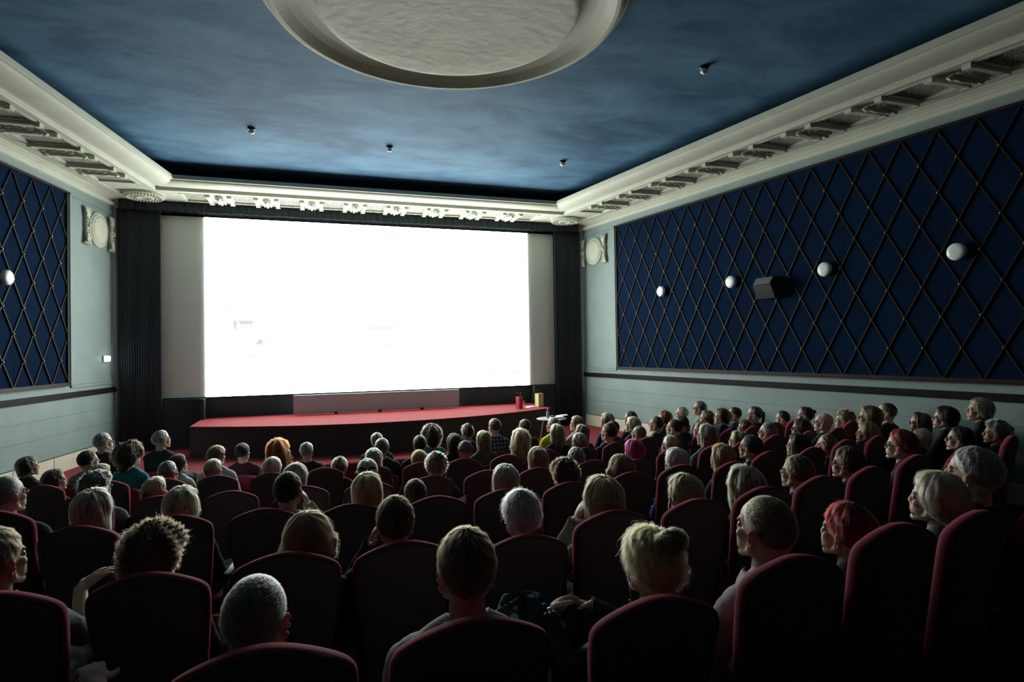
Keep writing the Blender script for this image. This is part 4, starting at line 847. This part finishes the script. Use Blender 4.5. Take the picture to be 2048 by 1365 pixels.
def make_body(sex, yawd, pose, voxel, pit=0.13):
    mb = MB(); bones = []
    male = sex == 'm'; shw = 0.165 if male else 0.148; k = 1.0 if male else 0.92
    def bone(a, b_, ra, rb, lab, n=12): mb.cap(a, b_, ra, rb, n); bones.append((np.array(a, float), np.array(b_, float), (ra+rb)/2, lab))
    def ell(c, r, lab, R=None): mb.ell(c, r, 18, 12, R); bones.append((np.array(c, float), np.array(c, float)+1e-4, min(r), lab))
    ell((0, 0.0, .53), (.165, .125, .105), 'leg'); ell((0, -.035, .63), (.142*k, .105, .12), 'torso'); ell((0, -.055, .74), (.158*k, .108, .14), 'torso')
    if not male: ell((-.065, .02, .73), (.058, .05, .058), 'torso'); ell((.065, .02, .73), (.058, .05, .058), 'torso')
    bone((-shw+.02, -.06, .835), (shw-.02, -.06, .835), .062*k, .062*k, 'torso')
    for s in (-1, 1):
        bone((s*.045, -.055, .905), (s*shw*.85, -.06, .845), .040, .046*k, 'torso')
    bone((0, -.06, .85), (0, -.048, .985), .058 if male else .047, .054 if male else .044, 'neck')
    bones.append((np.array((0, -.06, .84)), np.array((0, -.06, .88)), .07, 'torso'))
    H = HEADC; R = rotm(math.radians(yawd), pit)
    bones.append((H+R@np.array((0, -.02, .02)), H+R@np.array((0, .03, -.06)), .075, 'head'))
    mb.cap(H+R@np.array((0, -.035, -.03)), (0, -.05, .955), .050 if male else .042, .052 if male else .043, 12)
    # arms
    for s in (-1, 1):
        sh = np.array((s*(shw+.012), -.055, .825)); el = np.array((s*(shw+.062), .03, .595)); wr = np.array((s*.105, .235, .60)); hd, hn, hc = (-s*.35, .9, -.12), (0, .1, 1), .5
        if pose == 'L' and s < 0 or pose == 'R' and s > 0:
            el = np.array((s*.255, .13, .66)); wr = H+R@np.array((s*.105, .085, -.125)); hd, hn, hc = (H+R@np.array((s*.068, .045, .015)))-wr, (s*1.0, .35, 0), .7
        if pose == 'G' and s > 0:
            el = np.array((.225, .11, .69)); wr = np.array((.15, .32, .80)); hd, hn, hc = (.55, .6, .45), (-.3, -.4, .9), .55
        if pose == 'A' and s < 0:
            el = np.array((-.365, .08, .735)); wr = np.array((-.525, .30, .77)); hd, hn, hc = (-.45, .75, .25), (.2, -.2, .95), 1.0
        if pose == 'E':
            if s < 0: el = np.array((-.265, .10, .69)); wr = np.array((-.27, .26, .83)); hd, hn, hc = (.85, .35, .25), (-.2, .5, .8), .8
            else: el = np.array((.225, .13, .66)); wr = np.array((-.05, .30, .80)); hd, hn, hc = (-.9, .25, .25), (0, .4, .9), .9
        bone(sh, el, .050*k, .041*k, 'upperarm'); bone(el, wr, .040*k, .027*k, 'forearm'); hand(mb, bones, wr, hd, hn, hc, -s if False else s*-1)
    for s in (-1, 1):
        hp, kn, an, to = (s*.088, .03, .50), (s*.11, .43, .49), (s*.11, .41, .085), (s*.125, .58, .035)
        bone(hp, kn, .083, .060, 'leg'); bone(kn, an, .056, .038, 'leg'); bone((s*.11, .39, .045), to, .043, .035, 'shoe')
    Vb, Fb = remesh(mb, voxel, 3 if voxel < .008 else 2)
    Vh, Fh = get_head(sex); zc = Vh[:, 2] < -.05
    Vh = H+Vh@R.T
    me2 = bpy.data.meshes.new('body'); me2.from_pydata(np.concatenate([Vb, Vh]).tolist(), [], [tuple(f) for f in Fb]+[tuple(int(q)+len(Vb) for q in f) for f in Fh]); me2.update()
    me2.shade_smooth(); nb = len(Vb)
    n = len(me2.vertices); V = np.empty(n*3); me2.vertices.foreach_get('co', V); V = V.reshape(-1, 3)
    N = np.empty(n*3); me2.vertices.foreach_get('normal', N); N = N.reshape(-1, 3)
    best = np.full(n, 9e9); labs = ['torso', 'leg', 'neck', 'head', 'upperarm', 'forearm', 'hand', 'shoe']; lab = np.zeros(n, int)
    for a, b_, r, L in bones:
        ab = b_-a; t = np.clip(((V-a)@ab)/(ab@ab), 0, 1); d = np.linalg.norm(V-a-t[:, None]*ab, axis=1)-r
        up = d < best; best[up] = d[up]; lab[up] = labs.index(L)
    lab[nb:] = labs.index('head')
    # redder lips, ears, nose tip, knuckles
    hv = (V-H)@R
    g = lambda c, s_: np.exp(-(((hv-np.array(c))/np.array(s_))**2).sum(1))
    flush = 0.9*g((0, .095, -.068), (.022, .02, .010))+0.55*g((.08, -.01, -.015), (.016, .03, .04))+0.55*g((-.08, -.01, -.015), (.016, .03, .04))+0.3*g((0, .12, -.03), (.02, .02, .02))+0.25*g((.045, .07, -.04), (.03, .03, .03))+0.25*g((-.045, .07, -.04), (.03, .03, .03))
    at = me2.attributes.new('flush', 'FLOAT', 'POINT'); at.data.foreach_set('value', np.clip(flush, 0, 1).astype('f'))
    F = [tuple(p.vertices) for p in me2.polygons]
    hi = 1.0
    def shell(name, keep, off, amp, cond=None):
        km = np.isin(lab, [labs.index(q) for q in keep])
        if cond is not None: km &= cond
        ff = [f for f in F if all(km[i] for i in f)]
        if not ff: return None
        ids = np.unique(np.concatenate([np.array(f) for f in ff])); mp = -np.ones(n, int); mp[ids] = np.arange(len(ids))
        Q = V[ids]; fold = amp*(np.sin(Q[:, 0]*37+Q[:, 2]*29+3*np.sin(Q[:, 1]*23))+0.6*np.sin(Q[:, 2]*71-Q[:, 0]*43+Q[:, 1]*51))
        Q = Q+N[ids]*(off+fold)[:, None]
        edges = {}
        for f in ff:
            for i in range(len(f)):
                e = (f[i], f[(i+1) % len(f)]); kk = (min(e), max(e)); edges[kk] = None if kk in edges else e
        bd = [e for e in edges.values() if e]
        bv = sorted({i for e in bd for i in e}); im = {v_: len(ids)+i for i, v_ in enumerate(bv)}
        Q = np.concatenate([Q, V[bv]-N[bv]*0.004])
        faces = [tuple(int(mp[i]) for i in f) for f in ff]+[(int(mp[e[1]]), int(mp[e[0]]), im[e[0]], im[e[1]]) for e in bd]
        mm = bpy.data.meshes.new(name); mm.from_pydata(Q.tolist(), [], faces); mm.validate(); mm.shade_smooth(); return mm
    top = shell('shirt', ['torso', 'upperarm'] if pose in ('A', 'G') else ['torso', 'upperarm', 'forearm'], 0.011, 0.0022)
    legs = shell('trousers', ['leg'], 0.010, 0.002)
    shoes = shell('shoes', ['shoe'], 0.008, 0.0)
    return dict(body=me2, shirt=top, trousers=legs, shoes=shoes, R=R)
BODIES = {}
def get_body(sex, yq, pose, hero):
    key = (sex, yq, pose, hero)
    if key not in BODIES: BODIES[key] = make_body(sex, yq, pose, 0.006 if hero else 0.0095)
    return BODIES[key]
eb = MB()
eb.ell((0, 0, 0), (.0125, .0125, .0125), 12, 8); EYE = eb.mesh('eye', True)
ib = MB(); ib.ell((0, .0085, 0), (.0055, .0048, .0055), 10, 6); IRIS = ib.mesh('iris', True)
M_IRIS = mat('dark_iris', (0.03, 0.03, 0.03), 0.15, spec=0.6)
gb = MB()
for s in (-1, 1):
    gb.tube([(s*.032+.022*math.cos(a), .093-.004*math.cos(a)*s, -.003+.017*math.sin(a)) for a in np.linspace(0, 2*PI, 20, endpoint=False)], .0022, 6, closed=True)
    gb.tube([(s*.054, .090, .003), (s*.070, .066, .005), (s*.079, .0, .006), (s*.080, -.02, -.006)], .0022, 6)
gb.tube([(-.010, .097, .001), (0, .1005, .004), (.010, .097, .001)], .0022, 6); GFRAME = gb.mesh('glasses', True)
lb_ = MB()
for s in (-1, 1): lb_.lathe([(.019, -.0008), (.019, .0008)], 18, (s*.032, .0935, -.003), 'y')
GLENS = lb_.mesh('lens')

# ------------------------------------------------------------------ hair
def cr(a): return a
STY = {  # hairline polar angle front / side / back (deg), thickness top / side, drop side / back, curl amplitude, curl freq, flare, jitter
 'buzz': (40, 104, 140, .003, .003, 0, 0, .000, 0, 0, .002), 'bald': (95, 106, 138, .002, .0025, 0, 0, 0, 0, 0, .001), 'fade': (46, 106, 141, .007, .004, 0, 0, .001, 60, 0, .003),
 'crew': (52, 108, 142, .020, .008, 0, 0, .003, 55, 0, .006), 'short': (54, 108, 144, .018, .012, 0, 0, .003, 40, 0, .006), 'slick': (50, 108, 146, .014, .009, 0, 0, .001, 30, 0, .003),
 'spiky': (56, 106, 142, .034, .014, 0, 0, .004, 60, 0, .022), 'tousled': (54, 106, 143, .026, .018, 0, 0, .005, 40, 0, .014), 'pixie': (60, 110, 144, .026, .016, 0, .01, .004, 40, 0, .010),
 'curly': (60, 108, 140, .042, .036, 0, .02, .011, 150, 0, .014), 'afro': (62, 100, 130, .075, .075, .03, .06, .012, 170, .0, .02), 'bowl': (66, 104, 126, .026, .026, .0, .0, .002, 30, 0, .004),
 'bob': (62, 100, 112, .026, .026, .06, .08, .003, 35, .004, .007), 'flick': (58, 100, 112, .024, .028, .05, .06, .003, 35, .03, .008), 'bobbraid': (60, 100, 112, .025, .024, .06, .08, .003, 40, .002, .007),
 'long': (56, 100, 108, .025, .024, .20, .26, .004, 30, .006, .009), 'longwave': (56, 100, 108, .026, .028, .22, .26, .010, 38, .01, .010), 'longcurl': (58, 100, 108, .036, .044, .20, .24, .014, 90, .03, .018),
 'bun': (54, 102, 142, .022, .022, 0, 0, .009, 70, 0, .024), 'lowbun': (52, 104, 142, .018, .014, 0, 0, .002, 40, 0, .005), 'messy': (54, 104, 140, .032, .026, 0, 0, .010, 110, 0, .016), 'topbun': (50, 104, 142, .014, .012, 0, 0, .002, 40, 0, .004),
 'ponytail': (50, 104, 142, .014, .012, 0, 0, .002, 40, 0, .004), 'hat': (64, 94, 104, .020, .018, 0, 0, .003, 70, 0, .0)}
SK_C = np.array([0, -.018, .028]); SK_R = np.array([.0735, .0945, .0885])
def make_hair(style, seed, level):
    fr, si, ba, tt, ts, ds, db, ca, cf, fl_, jit = STY[style]
    g = np.random.default_rng(seed); nphi, M_ = (40, 18) if level == 2 else ((30, 13) if level == 1 else (22, 10))
    ph1, ph2, ph3 = g.uniform(0, 6.28, 3)
    tilt = np.array(Matrix.Rotation(0.22, 3, 'X'))
    asym = g.uniform(-.15, .15)
    def ends(phi):
        c = np.cos(phi); f = np.clip(c, 0, 1)**1.3; b_ = np.clip(-c, 0, 1)**0.9; s = 1-np.maximum(f, b_)
        wgt = f+b_+s
        return np.radians((fr*f+ba*b_+si*s)/wgt), (db*b_+ds*s*np.where(c > .45, 0, 1))/wgt*np.where(c > .55, 0, 1)
    def surf(phi, v, extra):
        """phi azimuth from the front, v 0..1 along a lock, extra height above the hair shell; arrays"""
        te, dr = ends(phi); r_eq = .095
        Ls = te*r_eq; tot = Ls+dr; s = v*tot
        th = np.minimum(s/r_eq, te); over = np.maximum(0, s-Ls)
        thick = (tt+(ts-tt)*np.clip(th/1.5, 0, 1))*(1-0.8*np.clip((v-.78)/.22, 0, 1)*(dr < .02))
        thick = thick*(0.35+0.65*np.clip(th/0.3, 0, 1)) if style in ('bun', 'lowbun', 'topbun', 'ponytail', 'long') else thick
        clump = ca*(np.sin(cf*th*0.22+phi*9+ph1)*0.6+np.sin(phi*23+ph2+th*cf*.11)*0.4) if cf else 0
        h = thick+extra+clump
        d = np.stack([np.sin(th)*np.sin(phi), np.sin(th)*np.cos(phi), np.cos(th)], -1)@tilt.T if False else np.stack([np.sin(th)*np.sin(phi), np.sin(th)*np.cos(phi), np.cos(th)], -1)
        P = SK_C+d*(SK_R+h[..., None])
        if over.max() > 0:
            q = np.clip(over/np.maximum(dr, .03), 0, 1.05)
            out = np.stack([np.sin(phi), np.cos(phi), np.zeros_like(phi)], -1)
            wav = ca*np.sin(over*cf*1.6+phi*7+ph3)
            side = fl_*q**2+wav-0.020*q*(style not in ('flick', 'longcurl'))
            P = P+out*side[..., None]; P[..., 2] -= over
            P[..., 1] -= over*0.10
        return P
    phi = np.linspace(0, 2*PI, nphi, endpoint=False); v = np.linspace(0.0, 1, M_)
    PHI, VV = np.meshgrid(phi, v, indexing='ij')
    noise = (g.normal(0, 1, PHI.shape)*jit*0.22)*(VV > .05)
    P = surf(PHI, VV, noise)
    P[:, 0] = P[:, 0].mean(0)
    inner = SK_C+(P[:, -1:]-SK_C)*np.array([.80, .80, 1.0]); b = MB(); b.grid(np.concatenate([P, inner], 1), cu=True)
    if style == 'hat':
        b.lathe([(.082, -.0), (.095, .0), (.097, .03), (.094, .034)], 24, (0, -.018, .018))
    extra = []
    if style == 'bun':
        for i in range(9):
            a = i/9*2*PI; extra.append(((.034*math.cos(a)+.016, -.088-.016*math.sin(a), .124+.030*math.sin(a)), (.030, .034, .030)))
        extra.append(((.016, -.094, .124), (.038, .034, .036)))
    if style == 'lowbun':
        for i in range(6): a = i/6*2*PI; extra.append(((.022*math.cos(a), -.112, .01+.022*math.sin(a)), (.024, .024, .020)))
    if style == 'topbun': extra.append(((0, -.115, .075), (.03, .03, .028)))
    if style == 'messy':
        for i in range(8): extra.append(((g.uniform(-.03, .04), -.06+g.uniform(-.04, .03), .125+g.uniform(-.02, .015)), (.022, .026, .018)))
    if style == 'ponytail':
        for i in range(7): extra.append(((0, -.125-.012*math.sin(i*.5), .045-.03*i), (.026-.001*i, .026-.001*i, .026)))
    if style == 'bobbraid':
        for i in range(12): extra.append(((-.088-.002*math.sin(i), .01, .055-.014*i), (.008, .009, .009)))
    for c, r in extra: b.ell(c, r, 12, 8)
    me = b.mesh('hair', True)
    ns, npt = {2: (8000, 9), 1: (2800, 7), 0: (800, 6)}[level]
    if style in ('bald', 'hat'): ns = 0
    if style in ('buzz', 'fade'): rad_k = .65
    else: rad_k = 1.0
    rad = {2: .00032, 1: .00058, 0: .0011}[level]*rad_k
    cur = None
    if ns:
        p0 = g.uniform(0, 2*PI, ns); short = style in ('buzz', 'fade', 'crew', 'short', 'spiky', 'tousled', 'pixie', 'curly', 'afro', 'messy')
        if short:
            v0 = np.sqrt(g.uniform(0, .96, ns)); ln = {'buzz': .022, 'fade': .07, 'crew': .17}.get(style, .22)*g.uniform(.6, 1.4, ns)
        else:
            v0 = g.uniform(0, .5, ns)**1.3; ln = g.uniform(.45, 1.05, ns)
        t = np.linspace(0, 1, npt)
        vv = np.clip(v0[:, None]+ln[:, None]*t, 0, 1.0)
        lift = {'spiky': .022, 'tousled': .016, 'crew': .006, 'short': .006, 'curly': .012, 'afro': .03, 'bun': .022, 'messy': .016, 'longcurl': .012, 'pixie': .008}.get(style, .003)
        ex = g.uniform(-.003, .0035, ns)[:, None]+(lift*g.uniform(0, 1, ns)**2)[:, None]*t
        fly = g.uniform(0, 1, ns) < (.06 if level else .03); ex = ex+np.where(fly, g.uniform(.004, .020, ns), 0)[:, None]*t**1.5*(.18 if style in ('buzz', 'fade', 'crew', 'short', 'slick') else 1)
        pp = p0[:, None]+(g.normal(0, .10, ns)[:, None]+asym*.5)*t
        if ca > .005: a_ = g.uniform(0, 6.28, ns)[:, None]; ex = ex+ca*.5*np.sin(t*cf*.12+a_); pp = pp+ca*5*np.cos(t*cf*.12+a_)
        S = surf(pp, vv, ex)
        if style in ('spiky', 'tousled', 'crew', 'short', 'pixie', 'curly', 'afro', 'messy', 'bun'): S = S+g.normal(0, jit*.12, (ns, 1, 3))*t[None, :, None]
        if extra and level:
            k = ns//6; cs = np.array([extra[i % len(extra)][0] for i in range(k)]); rs = np.array([extra[i % len(extra)][1] for i in range(k)])
            u = g.normal(0, 1, (k, 3)); u /= np.linalg.norm(u, axis=1)[:, None]; w_ = np.cross(u, g.normal(0, 1, (k, 3))); w_ /= np.linalg.norm(w_, axis=1)[:, None]
            aa = t[None, :, None]*1.2; S[:k] = cs[:, None]+(u[:, None]*np.cos(aa)+w_[:, None]*np.sin(aa))*(rs[:, None]*(1.0+.25*g.uniform(0, 1, (k, 1, 1))*t[None, :, None]))
        cur = bpy.data.hair_curves.new('strands'); cur.add_curves([npt]*ns)
        cur.position_data.foreach_set('vector', S.reshape(-1).astype('f'))
        ra = cur.attributes.get('radius') or cur.attributes.new('radius', 'FLOAT', 'POINT')
        ra.data.foreach_set('value', np.tile(rad*np.linspace(1, .35, npt), ns).astype('f'))
    return me, cur
HERO1 = {'bald', 'crew', 'bun', 'pink', 'redh', 'bob', 'curl', 'bob2', 'dark', 'white', 'hand', 'braid', 'lman', 'arm'}
def person(i, rec):
    key, hx, hy, hz, rz, hdir, fz, row, sex, style, hc, sc, fl_, label = rec
    s = max(0.92, min(1.06, (hz-fz)/1.06)); rel = hdir-rz
    yq = min((-24, 0, 24), key=lambda q: abs(q-rel)); T = math.radians(rz+max(-12, min(12, rel-yq)))
    s *= {'pink': 1.12, 'bald': 1.06, 'bob': 1.06, 'hand': 1.08, 'curl': 1.05}.get(key, 1.0)
    hero = key in HERO1; pose = ''.join(c for c in fl_ if c in 'LRGEA')
    B = get_body(sex, yq, pose, hero)
    off = Vector((0, HEADC[1]*s, 0)); off.rotate(Matrix.Rotation(T, 3, 'Z'))
    o = empty('person', (hx-off.x, hy-off.y, hz-HEADC[2]*s), T, s); tag(o, label, 'person', 'cinema audience')
    sk = SKINS[(i*7) % 3]
    link('body', B['body'], sk, o, own=True); link('shirt', B['shirt'], cloth_mat(sc), o, own=True)
    link('trousers', B['trousers'], M_TROUS, o); link('shoes', B['shoes'], M_BLACK, o)
    R = Matrix([list(r) for r in B['R']]); hr = R.to_euler()
    for e in (-1, 1):
        p = Vector(HEADC)+R@Vector((e*.031, .0705, .001)); ey = link('eye', EYE, M_EYE, o, p, hr); link('iris', IRIS, M_IRIS, ey)
    lv = 2 if hero or row == 1 else (1 if row in (2, 3) else 0)
    hm, cu = make_hair(style, 100+i, lv); ma, mh = hair_mats(hc)
    nm = 'knitted_cap' if style == 'hat' else 'hair'
    if style != 'bald':
        h = link(nm, hm, ma, o, Vector(HEADC), hr)
        if cu is not None:
            cu.materials.append(mh); st = link('strands', cu, None, h); st['kind'] = 'stuff'
    if 'g' in fl_:
        gl = link('glasses', GFRAME, M_GLASSF, o, Vector(HEADC), hr); link('lens', GLENS, M_LENS, gl)
    if 'H' in fl_ or key == 'pink':
        cb = MB(); n = 26; w_ = {'crew': .066, 'pink': .082}.get(key, 0)
        if w_:
            rows = []
            for z, rr in ((0.885, w_+.016), (0.925, w_+.006), (0.938, w_+.001), (0.93, w_+.010), (0.90, w_+.024), (0.878, w_+.030)):
                rows.append([(rr*1.12*math.sin(a), -.058-rr*math.cos(a), z+.012*math.cos(a)) for a in np.linspace(-2.7, 2.7, n)])
            cb.grid(rows); link('collar', cb.mesh('collar', True), cloth_mat(sc), o)
    if key == 'bun':
        wb = MB(); c0 = np.array((-.27, .25, .818)); ax = np.array((.0, .75, .65)); ax /= np.linalg.norm(ax); u = np.array((1., 0, 0)); v_ = np.cross(ax, u)
        wb.tube([c0+.033*(math.cos(a)*u+math.sin(a)*v_) for a in np.linspace(0, 2*PI, 20, endpoint=False)], .007, 8, closed=True)
        wa = wb.build('wristwatch', M_WHITE, o, smooth=True)
        fb_ = MB(); fb_.ell(c0-.036*v_, (.018, .018, .018), 12, 8); fb_.build('dial', M_CHROME, wa, smooth=True)
        er = MB(); p = HEADC+np.array((-.082, -.004, -.07)); er.tube([p+np.array((0, 0, .03)), p, p-np.array((0, 0, .03))], .0022, 6); er.ell(p-np.array((0, 0, .035)), (.005, .005, .008), 8, 6)
        er.build('earring', M_CHROME, o, smooth=True)
    if key == 'ti4':
        rb = MB(); rb.tube([(-.07, -.09, .06), (0, -.125, .045), (.07, -.09, .06)], .010, 6)
        for q in (-1, 1): rb.tube([(0, -.13, .05), (q*.045, -.15, .08), (q*.075, -.15, .06)], [.006, .014, .008], 6)
        rb.build('ribbon', M_BLACK, o, smooth=True, loc=Vector(HEADC))
    if row >= 6:
        q = Vector((0, -0.22, 0)); q.rotate(Matrix.Rotation(T, 3, 'Z'))
        make_chair(o.location.x+q.x, o.location.y+q.y, floor_z(o.location.x, o.location.y), T, CHAIRLAB[key])
    return o
for i, rec in enumerate(PEOPLE): person(i, rec)

# ------------------------------------------------------------------ small things among the seats
def heap(name, loc, r, mt, label, cat, seed, mt2=None, amp=.22):
    g = np.random.default_rng(seed); b = MB(); nu, nv = 40, 22; rows = []
    a0 = g.uniform(0, 6.28, 6)
    for th in np.linspace(0.02, PI/2, nv):
        row = []
        for a in np.linspace(0, 2*PI, nu, endpoint=False):
            k = 1+amp*(math.sin(3*a+a0[0]+th*2)*.5+math.sin(5*a+a0[1]-th*4)*.35+math.sin(9*a+a0[2]+th*7)*.22)*math.sin(th)
            q = math.sin(th)**.62; row.append((r[0]*q*math.cos(a)*k, r[1]*q*math.sin(a)*k, r[2]*math.cos(th)**.8*(1+.10*math.sin(4*a+a0[3]+6*th))))
        rows.append(row)
    b.grid(rows, cv=True); b.f.append(tuple(range(nu))); b.f.append(tuple(range((nv-1)*nu, nv*nu))[::-1])
    o = b.build(name, mt, smooth=True, loc=loc); return tag(o, label, cat)
heap('coat', (0.70, 2.03, 1.19), (.17, .13, .31), cloth_mat('dots'), 'dark spotted coat heaped on a lap between the brown crew cut and the golden bun', 'coat', 3)
sc_ = heap('scarf', (-0.42, 2.83, 1.19), (.10, .08, .075), mat('green_scarf', (0.03, 0.30, 0.06), 0.85, bump=.4, bscale=60), 'crumpled green and red scarf beside the brown mop of curls', 'scarf', 8, amp=.5)
rb_ = MB(); rb_.tube([(.05*math.cos(a)*(1+.3*math.sin(3*a)), .035*math.sin(a), .075+.012*math.sin(5*a)) for a in np.linspace(0, 2*PI, 26, endpoint=False)], .012, 7, closed=True)
rb_.tube([(-.02, -.03, .07), (.0, .0, .092), (.04, .02, .08), (.05, -.02, .075)], .012, 7); rb_.build('red_fold', mat('red_scarf', (0.42, 0.03, 0.04), 0.85), sc_, smooth=True)
lf = MB(); lf.add([(-.03, 0, -.05), (.03, 0, -.04), (.035, .01, .05), (-.015, .0, .03), (-.03, .003, -.05), (.03, .003, -.04), (.035, .013, .05), (-.015, .003, .03)], [(0, 1, 2, 3), (7, 6, 5, 4), (0, 4, 5, 1), (1, 5, 6, 2), (2, 6, 7, 3), (3, 7, 4, 0)])
tag(lf.build('leaflet', M_WHITE, loc=(1.01, 4.22, 1.30)), 'folded white leaflet held up beside the round cropped brown head', 'papers')
